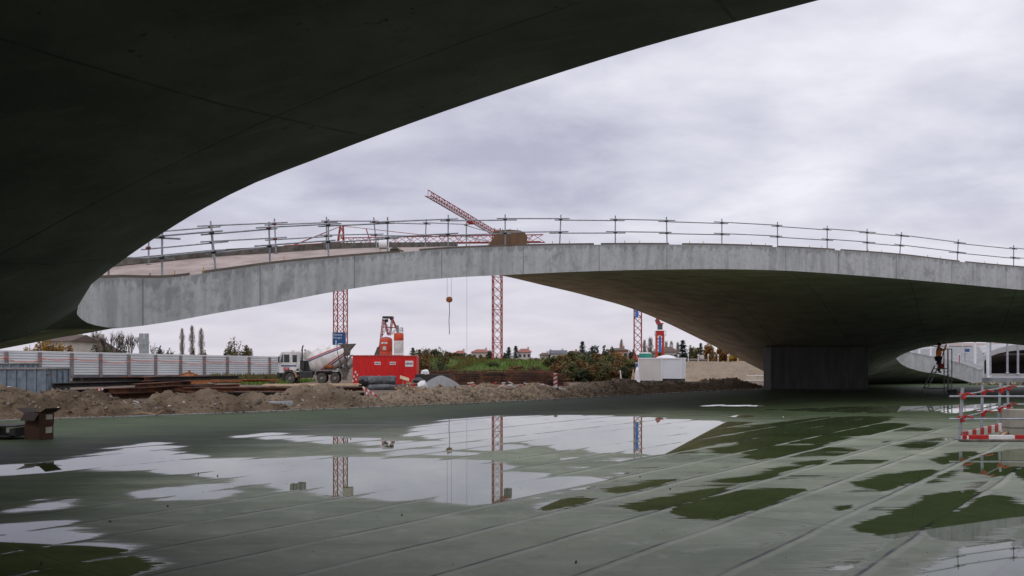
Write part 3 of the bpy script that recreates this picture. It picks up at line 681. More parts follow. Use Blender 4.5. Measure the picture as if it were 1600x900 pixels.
# spoil heaps along the far edge of the floor: ridge heights read along the heap
prof = [(-300, 600), (-100, 604), (0, 606), (35, 610), (60, 616), (85, 613), (107, 609), (125, 616), (160, 612), (180, 622), (195, 629), (225, 631), (250, 621), (270, 615), (295, 619), (325, 611), (345, 613), (372, 626), (395, 614),
        (420, 622), (440, 618), (470, 604), (486, 606), (506, 601), (532, 612), (560, 621), (589, 629), (612, 625), (630, 609), (648, 615), (664, 618), (690, 605), (723, 608), (745, 604), (762, 602), (785, 618), (795, 620), (810, 611), (838, 601),
        (863, 612), (880, 608), (914, 603), (940, 594), (955, 599), (970, 594), (990, 600), (1028, 598), (1052, 599), (1092, 598), (1140, 591), (1160, 600), (1175, 609), (1260, 607)]
ppx = np.array([p[0] for p in prof]); ppy = np.array([p[1] for p in prof])
E = np.array([(e[0], e[1]) for e in edge_s])
arc = np.concatenate([[0], np.cumsum(np.linalg.norm(np.diff(E, axis=0), axis=1))])
def at_edge(u):
    x = np.interp(u, arc, E[:, 0]); y = np.interp(u, arc, E[:, 1]); x2 = np.interp(u + .5, arc, E[:, 0]); y2 = np.interp(u + .5, arc, E[:, 1])
    t = Vector((x2 - x, y2 - y)); t = t.normalized() if t.length > 1e-6 else Vector((.7, .7)); return Vector((x, y)), Vector((-t.y, t.x))
def berm_fn(u, w):
    p, nn = at_edge(u); q = p + nn * w; rid = p + nn * 3.0
    D = rid.y; px = 800 + rid.x / D * F; zr = CAMH - (np.interp(px, ppx, ppy) - HOR) / F * D
    t = w / 3.0
    if w <= 3.0: k = math.sin(max(0, t) * math.pi / 2) ** 1.0; z = -0.12 + (zr + 0.12) * k
    else: t2 = min((w - 3.0) / 4.0, 1); k = 0.5 + 0.5 * math.cos(t2 * math.pi); z = GZ - 0.05 + (zr - GZ + 0.05) * k
    amp = 0.06 + 0.17 * max(0, min(1, (1 - abs(w - 3.2) / 3.6)))
    z += amp * fbm(q.x, q.y, 0.95, 6) + (0.13 * noise.noise(Vector((q.x * 2.9, q.y * 2.9, 0))) + 0.11 * noise.noise(Vector((q.x * 6.5, q.y * 6.5, 4)))) * (w > .3)
    if w < 0.3: z = min(z, -0.01)
    return (q.x, q.y, z)
us = np.arange(10, arc[-1] - 22, 0.17); ws = np.concatenate([np.arange(-0.0, 5, 0.17), np.arange(5, 7.2, 0.35)])
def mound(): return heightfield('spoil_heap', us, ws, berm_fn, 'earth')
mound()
# stones and clods lying on the heaps
mb = MB()
def rock(mb, c, r):
    vs = []; fs = []
    base = [(0, 0, 1), (.9, 0, .1), (.1, .9, 0), (-.8, .2, .2), (0, -.9, -.1), (0, 0, -.8)]
    vs = [Vector((a + random.uniform(-.3, .3), b + random.uniform(-.3, .3), d + random.uniform(-.2, .2))) * r + Vector(c) for a, b, d in base]
    mb.add(vs, [(0, 1, 2), (0, 2, 3), (0, 3, 4), (0, 4, 1), (5, 2, 1), (5, 3, 2), (5, 4, 3), (5, 1, 4)])
for i in range(9500):
    u = random.uniform(11, arc[-1] - 23); w = random.uniform(.15, 5) if i % 3 else random.uniform(.1, 2.4); p = berm_fn(u, w); mb.cur = random.choice((0, 0, 0, 3, 3, 3, 3, 1, 1, 2) if i % 4 else (0, 3))
    rock(mb, p, (.6 if mb.cur == 2 else 1) * random.choice((.02, .03, .03, .045, .045, .07, .11)))
for i in range(1500):
    u = random.uniform(11, arc[-1] - 23); w = -abs(random.gauss(0, .45)); p_, n_ = at_edge(u); q_ = p_ + n_ * w; mb.cur = random.choice((0, 3, 3, 1)); rock(mb, (q_.x, q_.y, .04 if w > -.22 else .008), random.choice((.015, .02, .03, .05, .07)))
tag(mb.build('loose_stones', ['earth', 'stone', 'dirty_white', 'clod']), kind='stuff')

# ================================================================ SCAFFOLD RAILINGS ON THE DECK
def curve_at_px(loop, px):      # point of an edge loop (x, y, zb, zt) seen in the direction of px
    best = None
    for a, b in zip(loop[:-1], loop[1:]):
        pa = 800 + a[0] / a[1] * F; pb = 800 + b[0] / b[1] * F
        if (pa - px) * (pb - px) <= 0 and abs(pa - pb) > 1e-9:
            t = (px - pa) / (pb - pa); q = np.array(a) * (1 - t) + np.array(b) * t
            if best is None or q[1] > best[1]: best = q
    return best
def railing(name, label, bases, leans, rails=(0.52, 1.04), group=None):
    t = empty(name, label, 'railing', bases[len(bases) // 2], group=group); o0 = Vector(t.location)
    tops = []
    for b, ln in zip(bases, leans):
        b = Vector(b) - o0; top = b + Vector((ln[0], ln[1], 1.22)); tops.append((b, top))
        mb = MB(); mb.bar(b + Vector((0, 0, -.02)), top, .026, 8); mb.build('post', 'galvanised', t, smooth=True)
        MB().box(b + Vector((0, 0, .01)), (.12, .12, .02)).build('base_plate', 'galvanised', t)
        for h in rails:
            c = b.lerp(top, h / 1.22); q = MB(); q.box(c, (.10, .10, .085)); q.bar(c + Vector((-.07, -.05, 0)), c + Vector((.07, -.05, 0)), .022, 6); q.build('coupler', 'dark_metal' if random.random() < .45 else 'red_dull', t)
    for h in rails:
        for i in range(len(bases) - 1):
            a = tops[i][0].lerp(tops[i][1], h / 1.22); b = tops[i + 1][0].lerp(tops[i + 1][1], h / 1.22)
            d = (b - a).normalized(); o = Vector((0, -.055 if i % 2 else .055, .02 if i % 2 else -.02))
            e1, e2 = random.uniform(.25, .6), random.uniform(.25, .6)
            MB().bar(a - d * e1 + o, b + d * e2 + o, .024, 7).build('rail', 'galvanised', t, smooth=True)
    return t
mat('red_dull', (0.22, 0.03, 0.025), 0.6, (0.06, 0.02, 0.02), 8)
nearpx = [178, 258, 343, 427.5, 518, 610, 704, 793, 878, 965, 1046, 1131.5, 1218.5, 1296, 1358, 1409, 1499, 1587, 1680]
nearln = [(0, 0), (0, 0), (-.12, 0), (-.03, 0), (0, 0), (0, 0), (.01, 0), (0, 0), (.05, 0), (0, 0), (-.03, 0), (0, 0), (0, 0), (0, 0), (0, 0), (.1, 0), (.06, 0), (0, 0), (0, 0)]
full = [tuple(h) for h in hole if h[1] > 18 and h[0] < 40]
inset = []
fl = [h for h in hole]; 
def inset_pt(q, d):      # nudge onto the deck, away from the opening
    i = min(range(nh), key=lambda k: (hole[k][0] - q[0])**2 + (hole[k][1] - q[1])**2)
    a, b = hole[i - 1], hole[(i + 1) % nh]; t = Vector((b[0] - a[0], b[1] - a[1])).normalized(); n_ = Vector((-t.y, t.x))
    p = Vector((q[0], q[1])) + n_ * d
    if inside(hole, np.array([[p.x, p.y]]))[0]: p = Vector((q[0], q[1])) - n_ * d
    return (p.x, p.y, q[3])
nb = [inset_pt(curve_at_px(full, px), 0.14) for px in nearpx]
railing('scaffold_railing', 'long scaffold tube railing along the near edge of the concrete deck, above the grey fascia', nb, nearln)
farpx = [222, 322, 420, 498.5, 577, 653, 718, 778, 826, 880]
fln = [(0, 0), (-.08, 0), (-.06, 0), (0, 0), (-.12, 0), (.05, 0), (0, 0), (0, 0), (0, 0), (0, 0)]
fb = []
olist = [tuple(o) for o in outer if o[1] > 25 and o[0] < 14]
for px in farpx:
    q = curve_at_px(olist, px); n_ = Vector((-1, 1)).normalized(); fb.append((q[0] + .35, q[1] - .35, float(TT([[q[0] + .35, q[1] - .35]])[0])))
railing('scaffold_railing', 'second scaffold tube railing, farther back along the outer edge of the deck', fb, fln)

# things standing on the deck
def on_deck(px, py, D):
    p = P(px, py, D); p.z = float(TT([[p.x, p.y]])[0]); return p
p = P(797, 385, 37.0); p.z = float(TT([[p.x, p.y]])[0])
t = empty('plywood_cover', 'brown board cover with a rounded right end, on the deck under the slanting crane arm', 'cover', p)
pr = [(-.95, -.1), (-.74, .26), (-.60, .48), (-.70, .56), (-.45, .63), (-.05, .66), (.42, .62), (.60, .54), (.70, .40), (.70, .22), (.62, -.1)]
MB().prism(pr, -.5, .9).build('shell', 'brown_board', t, bevel=.02)
mb = MB()
for x in (-.3, 0, .3): mb.box((x, -.51, .35), (.02, .02, .7))
mb.build('batten', 'timber_strip', t)
p = on_deck(598, 386, 34.5)
t = empty('sheeting_roll', 'white roll with a dark hollow end lying on the far edge of the deck', 'roll', p)
mx = Matrix.Rotation(R(90), 4, 'Y') @ Matrix.Rotation(R(0), 4, 'X'); mx = Matrix.Translation((0, 0, .18)) @ mx
MB().lathe([(.18, -.13), (.18, .22)], 14, mx).build('roll', 'clean_white', t, smooth=True); MB().lathe([(.12, -.145), (.12, -.12)], 12, mx).build('hollow_end', 'brown_board', t)
p = on_deck(617, 391, 31.2)
t = empty('debris_bag', 'small dark rumpled bundle on the deck near the white roll', 'bundle', p)
MB().lathe([(.02, 0), (.16, .02), (.18, .09), (.10, .16), (.02, .17)], 8).build('bundle', 'black_rubber', t)
MB().bar((.05, 0, .1), (.3, .05, .04), .03, 6).build('loose_end', 'timber_strip', t)
for px, D in ((192, 24), (206, 23.4), (232, 24.6)):
    p = on_deck(px, 420, D); o = MB().bar((0, 0, 0), (.05, 0, .28), .025, 5).bar((-.1, 0, .16), (.14, 0, .12), .02, 5).build('formwork_prop', 'yellow_paint' if px < 220 else 'galvanised', loc=p)
    tag(o, {192: 'leftmost yellow formwork prop at the left tip of the deck', 206: 'second yellow formwork prop at the left tip of the deck', 232: 'grey formwork prop on the deck behind the leftmost rail posts'}[px], 'prop')

# ================================================================ TOWER CRANES
def lattice(mb, p, q, w, bay, r, rd=None, faces=4, tri=False, up=None, w2=None):
    p, q = Vector(p), Vector(q); d = (q - p); Ln = d.length; d.normalize(); up = Vector(up) if up else (Vector((0, 0, 1)) if abs(d.z) < .8 else Vector((0, 1, 0)))
    x = d.cross(up).normalized(); y = x.cross(d).normalized(); rd = rd or r * .55; w2 = w if w2 is None else w2
    if tri: off = [(-.5, 0), (.5, 0), (0, .9)]
    else: off = [(-.5, -.5), (.5, -.5), (.5, .5), (-.5, .5)]
    n = max(1, round(Ln / bay)); k = len(off)
    def c(i, j): ww = w + (w2 - w) * i / n; return p + d * (Ln * i / n) + (x * off[j % k][0] + y * off[j % k][1]) * ww
    for j in range(k): mb.bar(c(0, j), c(n, j), r, 4)
    for i in range(n):
        for j in range(k):
            mb.bar(c(i, j), c(i + 1, j + 1) if i % 2 else c(i + 1, j + 1), rd, 3)
            if not tri: mb.bar(c(i, j + 1), c(i + 1, j), rd, 3)
            elif i % 2: mb.bar(c(i, j + 1), c(i + 1, j), rd, 3)
            if not tri and i % 4 == 0: mb.bar(c(i, j), c(i, j + 1), rd, 3)
    return mb
def Pz(px, py, D): return P(px, py, D)
# left crane
D1 = 150; b = PX(532, D1, -.7); zj = Pz(0, 387, D1).z; za = Pz(0, 353, D1).z
t = empty('tower_crane', 'red lattice tower crane rising behind the mixer truck and the blue road sign', 'tower crane', b, R(8))
t.rotation_euler = (0, 0, 0); o0 = Vector(b)
h = zj - o0.z
lattice(MB(), (0, 0, 0), (0, 0, h), 1.75, 1.85, .10, .05, up=(.2, 1, 0)).build('mast', 'crane_red', t)
MB().box((0, 0, .3), (4, 4, .6)).build('ballast', 'pier_concrete', t)
tj = Pz(848, 378, 128) - o0; tj0 = Vector((0, 0, h + .6))
lattice(MB(), tj0, tj, 1.15, 1.6, .085, .045, tri=True).build('jib', 'crane_red', t)
ap = Vector((0.2, 0, za - o0.z))
mb = MB(); lattice(mb, (0, 0, h), ap, 1.1, 1.3, .09, .045, w2=.5); mb.build('tower_head', 'crane_red', t)
MB().box((1.4, -.6, h - 1.2), (1.5, 1.5, 1.9)).build('cab', 'dirty_white', t)
cj = Pz(446, 390, 152) - o0
lattice(MB(), (0, 0, h + .2), cj, 1.2, 1.8, .08, .045).build('counter_jib', 'crane_red', t)
mb = MB()
for q in range(4): mb.box(cj + Vector((1.2 + q * .62, 0, -1.2 - .12 * q)), (.52, 1.6, 2.2 - .3 * (q % 2)))
mb.build('counterweight', 'pier_concrete', t)
for off_ in (-.3, .3):
    MB().bar(ap, cj + Vector((.8, off_, .5)), .055, 4).build('tie_rod', 'crane_red', t)
mid = tj0.lerp(tj, .52); MB().tube([ap, ap.lerp(mid + Vector((0, 0, 1)), .5), mid + Vector((0, 0, 1))], .05, 4).build('tie_rod', 'crane_red', t)
for fr in (.12,):
    q = tj0.lerp(tj, fr); a_ = Pz(572, 357, 148) - o0
    MB().bar(a_, Pz(581, 385, 147) - o0, .09, 4).build('strut', 'crane_red', t)
# trolley, ropes and hook block (held by the jib, so its own thing)
hk = Pz(702, 468, 139)
tp = Vector((hk.x, hk.y, (tj0.lerp(tj, .55) + o0).z))
hb = empty('hook_block', 'small yellow hook block hanging on thin ropes between the two crane masts', 'hook block', hk)
MB().lathe([(.1, -.45), (.4, -.35), (.52, 0), (.42, .3), (.12, .45)], 8, Matrix.Scale(.5, 4, (0, 1, 0))).build('pulley_block', 'rust_bright', hb)
for dx in (-.32, .32): MB().bar((dx, 0, .2), Vector((dx, 0, 0)) + Vector((0, 0, tp.z - hk.z)), .022, 3).build('rope', 'dark_metal', hb)
MB().tube([(0, 0, -.3), (.05, 0, -2), (-.05, 0, -3.2), (.03, 0, -5.4)], .05, 4).build('sling', 'dark_metal', hb)
# middle crane
D2 = 190; b = PX(777, D2, -1); o0 = Vector(b); jz = Pz(0, 369, D2).z; h = jz - b.z
t = empty('tower_crane', 'red lattice crane alone behind the grassy bank, its arm slanting up to the left', 'tower crane', b)
lattice(MB(), (0, 0, 0), (0, 0, h), 1.85, 1.75, .11, .055, up=(.15, 1, 0)).build('mast', 'crane_red', t)
MB().box((0, 0, .3), (4, 4, .6)).build('ballast', 'pier_concrete', t)
tip = Pz(669, 306, 144) - o0; lattice(MB(), (0, 0, h), tip, 1.05, 1.5, .085, .05, tri=True).build('jib', 'crane_red', t)
d = tip.normalized(); d = (tip - Vector((0, 0, h))).normalized()
lattice(MB(), (0, 0, h), Vector((0, 0, h)) - d * 11, 1.2, 1.7, .08, .045).build('counter_jib', 'crane_red', t)
mb = MB()
for q in range(3): mb.box(Vector((0, 0, h - 1.0)) - d * (9.4 + q * .6), (.5, 1.5, 2.1), rz=math.atan2(d.y, d.x))
mb.build('counterweight', 'pier_concrete', t)
lattice(MB(), (0, 0, h), (0, 0, h + 1.6), 1.3, .8, .09, .05).build('tower_head', 'crane_red', t)
MB().box(Vector((0, 0, h)) + d * 21 + Vector((0, 0, -.35)), (2.2, 1.1, .35), rz=math.atan2(d.y, d.x)).build('trolley', 'red_paint', t)
r_ = Vector((0, 0, h)) + d * 24; MB().bar(r_, (r_.x, r_.y, 4), .03, 3).build('hoist_rope', 'grey_metal', t)
# third crane
D3 = 205; b = PX(996.5, D3, -1); o0 = Vector(b)
t = empty('tower_crane', 'red lattice crane mast with a blue banner, just left of the shorter orange crane', 'tower crane', b)
h = 26
lattice(MB(), (0, 0, 0), (0, 0, h), 1.65, 1.6, .12, .06, up=(.1, 1, 0)).build('mast', 'crane_red', t)
lattice(MB(), (0, 0, 0), (0, 0, 4), 1.75, .8, .14, .10).build('mast_base', 'crane_orange', t)
zb0 = Pz(0, 496.5, D3).z - o0.z
MB().box((-.35, -.9, zb0 + 3.2), (.75, .06, 6.4)).build('banner', 'blue_banner', t)
lattice(MB(), (0, 0, h), (-14, 24, h + .5), 1.2, 1.8, .08, .045, tri=True).build('jib', 'crane_red', t)
lattice(MB(), (0, 0, h), (5, -8, h), 1.2, 1.8, .08, .045).build('counter_jib', 'crane_red', t)
MB().box((4.4, -7, h - 1), (1.6, 2.4, 2)).build('counterweight', 'pier_concrete', t)
# fourth, short crane
D4 = 180; b = PX(1031, D4, -.8); o0 = Vector(b)
t = empty('tower_crane', 'short orange red crane tower with a cab and blue banner, behind the white cabin', 'tower crane', b)
ztop = Pz(0, 505, D4).z - o0.z; zc = Pz(0, 521, D4).z - o0.z
lattice(MB(), (0, 0, 0), (0, 0, zc), 1.35, 1.35, .13, .07).build('mast', 'crane_orange', t)
MB().box((0, 0, zc + .1), (1.5, 1.5, .9)).build('slewing_ring', 'red_paint', t)
MB().box((-.05, -.3, zc + 1.3), (.95, 1, 1.1)).build('cab', 'glass_dark', t)
MB().box((-.05, -.3, zc + 1.95), (1.3, 1.2, .25)).build('cab_roof', 'red_paint', t)
MB().box((-.1, -.74, zc - 2.3), (.55, .06, 3.0)).build('banner', 'blue_banner', t)
MB().box((-.25, -.76, zc - 5.6), (.6, .07, .8)).build('sign_panel', 'clean_white', t)
lattice(MB(), (0, 0, zc + 1.6), (3, 22, zc + 3.5), .9, 1.3, .08, .04, tri=True).build('jib', 'crane_red', t)
mb = MB()
for s in (-1, 1): mb.tube([(s * .75, -.6, zc - .6), (s * 1.1, -.6, zc - .4), (s * 1.1, -.6, zc + .4), (s * .75, -.6, zc + .5)], .04, 4)
mb.build('guard_hoop', 'grey_metal', t)

# ================================================================ NOISE BARRIER FENCE
t0 = Vector((-56 * 1.0, 98, 0)); fpx = [(-42, 96, 0.48), (10, 98.6, 0.43), (62, 101.5, 0.37), (112, 104.5, 0.31), (157, 107.5, 0.25), (201, 110.5, 0.19), (243, 114, 0.12), (282, 117.5, 0.06), (319, 121, 0.00), (355, 124.5, -0.05), (389, 128, -0.10), (421, 131.5, -0.14), (452, 135, -0.18), (482, 138.5, -0.19), (512, 142, -0.19), (541, 146, -0.19)]
fen = empty('noise_barrier', 'long pale corrugated barrier fence with rusty posts and an orange tape strung along it', 'fence', (0, 0, 0))
H = 2.98; pts_ = [PX(a, b, c) for a, b, c in fpx]
tp_ = []
for i, p in enumerate(pts_):
    if i < len(pts_) - 1:
        q = pts_[i + 1]; mb = MB(); n = 9
        dd = (q - p); dn = Vector((dd.y, -dd.x, 0)).normalized()
        if dn.y > 0: dn = -dn
        prof2 = []
        for k in range(n):
            z0 = .3 + (H - .3) * k / n; hh = (H - .3) / n
            prof2 += [(-.06, z0), (.08, z0 + hh * .16), (.08, z0 + hh * .80), (-.06, z0 + hh * .94)]
        vs = []; fs = []
        for e_ in (p, q):
            for o_, z_ in prof2: vs.append(e_ + dn * o_ + Vector((0, 0, z_)))
        m_n = len(prof2)
        for k in range(m_n - 1): fs.append((k, k + 1, m_n + k + 1, m_n + k))
        mb.add(vs, fs); mb.build('panel', mat('fence_panel', (0.68, 0.71, 0.73), 0.6, (0.58, 0.60, 0.62), 0.3), fen)
        MB().box((p + q) / 2 + Vector((0, 0, H - .03)) + dn * .03, (dd.length, .16, .1), mtx=Matrix.Rotation(math.atan2(dd.y, dd.x), 3, 'Z') @ Matrix.Rotation(-math.asin(dd.z / dd.length), 3, 'Y')).build('coping', 'clean_white', fen)
        MB().box((p + q) / 2 + Vector((0, 0, .14)) - dn * .02, (dd.length, .2, .3), mtx=Matrix.Rotation(math.atan2(dd.y, dd.x), 3, 'Z') @ Matrix.Rotation(-math.asin(dd.z / dd.length), 3, 'Y')).build('plinth', 'roof_grey', fen)
        for k in range(5): f_ = k / 4; tp_.append(p.lerp(q, f_) + dn * .3 + Vector((0, 0, 2.25 - 1.1 * f_ * (1 - f_) - .25 * (i % 3 == 1))))
mat('fence_post', (0.25, 0.21, 0.21), 0.8, (0.18, 0.15, 0.15), 2)
for i, p in enumerate(pts_):
    MB().box(p + Vector((.05, -.1, H / 2 - .06)), (.34, .3, H - .14), rz=R(60)).build('post', 'fence_post', fen)
MB().tube(tp_, .035, 4).build('warning_tape', 'orange_tape', fen)

# ================================================================ LEFT: SKIPS
def skip(name, label, loc, rz, Lx, Ly, Hh):
    t = empty(name, label, 'container', loc, rz)
    mb = MB(); mb.span((-Lx, -.03, 0), (0, .03, Hh)); mb.span((-.03, .03, 0), (.03, Ly, Hh)); mb.span((-Lx, Ly - .03, 0), (-.03, Ly + .03, Hh)); mb.span((-Lx, .03, .05), (-.03, Ly - .03, .12)); mb.build('body', 'skip_blue', t)
    mb = MB()
    for k in range(int(Lx / .62) + 1): mb.box((-.12 - k * .62, -.07, Hh / 2), (.09, .08, Hh - .12))
    for k in range(4): mb.box((.06, .3 + k * (Ly - .5) / 3, Hh / 2), (.07, .09, Hh - .12))
    mb.build('rib', 'skip_blue', t)
    mb = MB(); mb.box((-Lx / 2, -.05, Hh + .03), (Lx + .1, .16, .1)); mb.box((.05, Ly / 2, Hh + .03), (.16, Ly, .1)); mb.build('top_rim', 'grey_metal', t)
    for z in (.85, .3):
        mb = MB(); mb.bar((-.05, -.1, Hh * z), (.22, -.1, Hh * z), .05, 6); mb.box((.13, -.1, Hh * z - .07), (.1, .1, .16)); mb.build('latch', 'muddy_metal', t)
    return t
p = PX(75, 54); top = P(0, 576.5, 54).z
skip('skip_container', 'blue grey ribbed steel skip at the left edge, nearest the spoil heap', (p.x, p.y, GZ), R(-3), 6.2, 2.4, top - GZ)
p = PX(32, 66); top = P(0, 568.5, 66).z
skip('skip_container', 'second blue grey skip showing only its top behind the nearer one', (p.x, p.y, GZ), R(-3), 6.2, 2.4, top - GZ)
p = P(4, 609, 42); t = empty('cement_bag', 'white sack with blue print lying on the spoil heap in front of the skip', 'sack', p - Vector((0, 0, .1)), R(10))
MB().box((0, 0, .12), (.7, .4, .26)).build('sack', 'clean_white', t, bevel=.06); MB().box((.1, -.201, .12), (.16, .012, .1)).build('print', 'blue_banner', t)

# ================================================================ STEEL BEAM STACKS
def beam(mb, a, b, w=.3, hgt=.3):
    a, b = Vector(a), Vector(b); d = b - a; Lq = d.length; d.normalize(); x = Vector((-d.y, d.x, 0)).normalized(); z = d.cross(x) * -1
    M = Matrix((d, x, x.cross(d) * -1)).transposed(); M = Matrix((d, x, d.cross(x))).transposed(); c = (a + b) / 2
    for dz in (-hgt / 2 + .02, hgt / 2 - .02): mb.box(c + M @ Vector((0, 0, dz)), (Lq, w, .04), mtx=M)
    mb.box(c, (Lq, .04, hgt - .08), mtx=M); return mb
g_ = 'rusty steel beams stacked behind the spoil heaps'
nbm = 0
def beam_obj(a, b, lab, m='dark_steel', w=.3, hh=.3):
    c = (Vector(a) + Vector(b)) / 2; o = beam(MB(), Vector(a) - c, Vector(b) - c, w * rnd.uniform(.8, 1.1), hh * rnd.uniform(.8, 1)).build('steel_beam', rnd.choice(('dark_steel', 'dark_steel', 'rust')), loc=c); tag(o, lab, 'steel beam', g_); return o
rnd = random.Random(3)
for lay in range(4):
    for r in range(3):
        z = GZ + .18 + lay * .36; dz = rnd.uniform(-.03, .03)
        a = PX(82 + rnd.uniform(-4, 60) * (1 + lay * .6), 55 - r * 1.0 + rnd.uniform(-1.2, 1.2), z + dz); b = PX(335 + rnd.uniform(-80, 40), 67 - r * 1.0 + rnd.uniform(-2, 2), z - .02 - lay * .03)
        beam_obj(a, b, 'dark rusty beam in the left part of the long steel stack', w=.42, hh=.32)
        if lay < 2:
            a = PX(300 + rnd.uniform(-15, 15), 60 - r * 1.0, z + dz); b = PX(585 + rnd.uniform(-60, 40) - lay * 12, 63 - r * 1.0, z - .10)
            beam_obj(a, b, 'dark rusty beam in the right part of the long steel stack, before the mixer truck', w=.42, hh=.30)
for k, (x0, x1, D, py) in enumerate(((150, 300, 80, 590.5), (270, 436, 79, 595))):
    a = P(x0, py, D); b = P(x1, py + .5, D + 2)
    mb = MB(); c = (a + b) / 2; mb.box((0, 0, 0), ((b - a).length, .7, .16), mtx=Matrix.Rotation(math.atan2(b.y - a.y, b.x - a.x), 3, 'Z'))
    for q in range(9): mb.box((random.uniform(-.4, .4) * (b - a).length, 0, .12), (1.5, .5, .08), rz=R(random.uniform(0, 12)))
    tag(mb.build('sheet_pile', 'rust_bright', loc=c), ['bright rusty sheet pile lying on top of the left beams', 'bright rusty sheet pile leading towards the truck front wheel'][k], 'sheet pile')
    mb = MB(); mb.span((-.5 * (b - a).length + .3, -.3, GZ - c.z), (-.5 * (b - a).length + .6, .3, -.08)); mb.span((.5 * (b - a).length - .6, -.3, GZ - c.z), (.5 * (b - a).length - .3, .3, -.08))
    tag(mb.build('timber_bearer', 'dark_steel', loc=c), ['dark bearers under the left sheet pile', 'dark bearers under the sheet pile nearest the truck'][k], 'bearer')
c = P(296, 590, 82); mb = MB()
for i in range(260):
    r = random.random(); a = random.uniform(0, 6.28); rr = 1.9 * r; rock(mb, (rr * math.cos(a) * 1.0, rr * math.sin(a) * .6, .75 * (1 - r) * random.random() - .1), random.uniform(.06, .14))
mb.lathe([(2.0, -.95), (1.5, -.1), (.6, .25), (.05, .45)], 12)
tag(mb.build('rubble_heap', 'rust_bright', loc=c), 'small heap of orange brick rubble on the beams before the fence', 'rubble')
def flat_planks(px, py, D, ln, lab, m='pale_timber', rz=0.05, n=3):
    p = P(px, py, D); mb = MB()
    mb.box((0, .3, (GZ - p.z) / 2 - .03), (.3, .5, p.z - GZ - .06))
    for k in range(n): mb.box((random.uniform(-.2, .2), k * .28, k * .04), (ln, .24, .05), rz=random.uniform(-.05, .05))
    o = mb.build('plank_stack', m, loc=p, rz=rz); tag(o, lab, 'planks'); return o
flat_planks(510, 602, 60.5, 4.4, 'pale planks lying in front of the truck rear wheels')
flat_planks(446, 602.5, 60.2, 3.0, 'pale planks lying in front of the truck front wheel')

# ================================================================ MIXER TRUCK
def drum_material():
    s = NB('drum_paint'); c = s.n('ShaderNodeTexCoord').outputs['Object']; sp = s.n('ShaderNodeSeparateXYZ'); s.t.links.new(c, sp.inputs[0])
    x, y, z = sp.outputs; v = s.math('SUBTRACT', z, s.math('MULTIPLY', s.math('ABSOLUTE', s.math('SUBTRACT', x, 1.0)), -0.0))
    def band(k, off, w, inp):
        a = s.math('SUBTRACT', s.math('SUBTRACT', z, s.math('MULTIPLY', x, k)), off); a = s.math('ABSOLUTE', a)
        m = s.n('ShaderNodeMapRange'); s.set(m.inputs[0], a); m.inputs[1].default_value = w; m.inputs[2].default_value = w + .015; m.inputs[3].default_value = 1; m.inputs[4].default_value = 0; return m.outputs[0]
    base = s.mix(s.ramp(s.noise(c, 2, 5), .35, .7), (0.60, 0.57, 0.52), (0.82, 0.80, 0.76))
    red, blu = (0.40, 0.02, 0.03), (0.03, 0.05, 0.14)
    for k, off, cc in ((.10, .52, red), (.10, .38, blu), (.34, -.60, red), (.34, -.78, blu)):
        base = s.mix(band(k, off, .05, None), base, cc)
    s.set(s.b.inputs['Base Color'], base); s.b.inputs['Roughness'].default_value = .45
drum_material()
def wheel(parent, x, y, r=.5, w=.3, side=-1):
    o = bpy.data.objects.new('wheel', None); COL.objects.link(o); o.parent = parent; o.location = (x, y, r); o.scale = (1, 1, .93)
    mx = Matrix.Rotation(R(90), 4, 'X')
    MB().lathe([(r * .58, -w / 2), (r * .92, -w / 2), (r, -w / 2 + .05), (r, w / 2 - .05), (r * .92, w / 2), (r * .58, w / 2)], 24, mx).build('tyre', 'tyre', o, smooth=True)
    mb = MB(); mb.lathe([(r * .6, -w / 2 + .02), (r * .52, -w / 2 + .04), (r * .46, -w / 2 + .12), (r * .3, -w / 2 + .12), (r * .28, -w / 2 - .02), (.05, -w / 2 - .03)], 20, mx)
    mb.lathe([(r * .6, w / 2 - .02), (r * .52, w / 2 - .04), (r * .46, w / 2 - .12), (r * .3, w / 2 - .12), (r * .28, w / 2 + .02), (.05, w / 2 + .03)], 20, mx)
    mb.build('rim', 'grey_metal', o, smooth=True)
tr = empty('mixer_truck', 'white concrete mixer truck with red and blue drum stripes, left of the red container', 'truck', G(496, 600.6) + Vector((0, 0, 0)), R(6))
tr.location = PX(496, 90, GZ); tr.scale = (.97, 1, 1.17)
T = tr      # local x: 0 = middle, -3.8 = front, y: -1.2 near side
for x in (-2.62, .55, 1.88):
    wheel(T, x, -1.08); wheel(T, x, 1.08)
mb = MB(); 
for y in (-.42, .42): mb.span((-3.3, y - .06, .78), (3.1, y + .06, 1.02))
for x in (-2.62, .55, 1.88): mb.bar((x, -1, .5), (x, 1, .5), .09, 8)
for x in (-1, 0, 1.2, 2.6): mb.span((x, -.36, .8), (x + .12, .36, .98))
mb.build('chassis', 'dark_metal', T)
# cab: side profile prism
cp = [(-3.72, .95), (-3.78, 1.75), (-3.55, 2.62), (-3.42, 2.76), (-1.72, 2.80), (-1.62, 2.66), (-1.62, 1.3), (-1.95, 1.3), (-2.0, 1.12), (-2.2, 1.12), (-3.15, 1.12), (-3.2, .95)]
MB().prism(cp, -1.22, 1.22).build('cab', 'white_paint', T, bevel=.05)
mb = MB(); mb.prism([(-3.55, 1.86), (-3.42, 2.50), (-3.30, 2.50), (-3.30, 1.86)], -1.226, -1.20); mb.span((-3.22, -1.226, 1.86), (-2.66, -1.2, 2.52)); mb.build('window', 'glass_dark', T)
mb = MB(); mb.span((-2.36, -1.226, 1.86), (-1.92, -1.2, 2.48)); mb.build('window', 'glass_dark', T)
mb = MB(); mb.prism([(-3.80, 1.84), (-3.62, 2.5), (-3.55, 2.5), (-3.74, 1.84)], -1.05, 1.05); mb.build('windscreen', 'glass_dark', T)
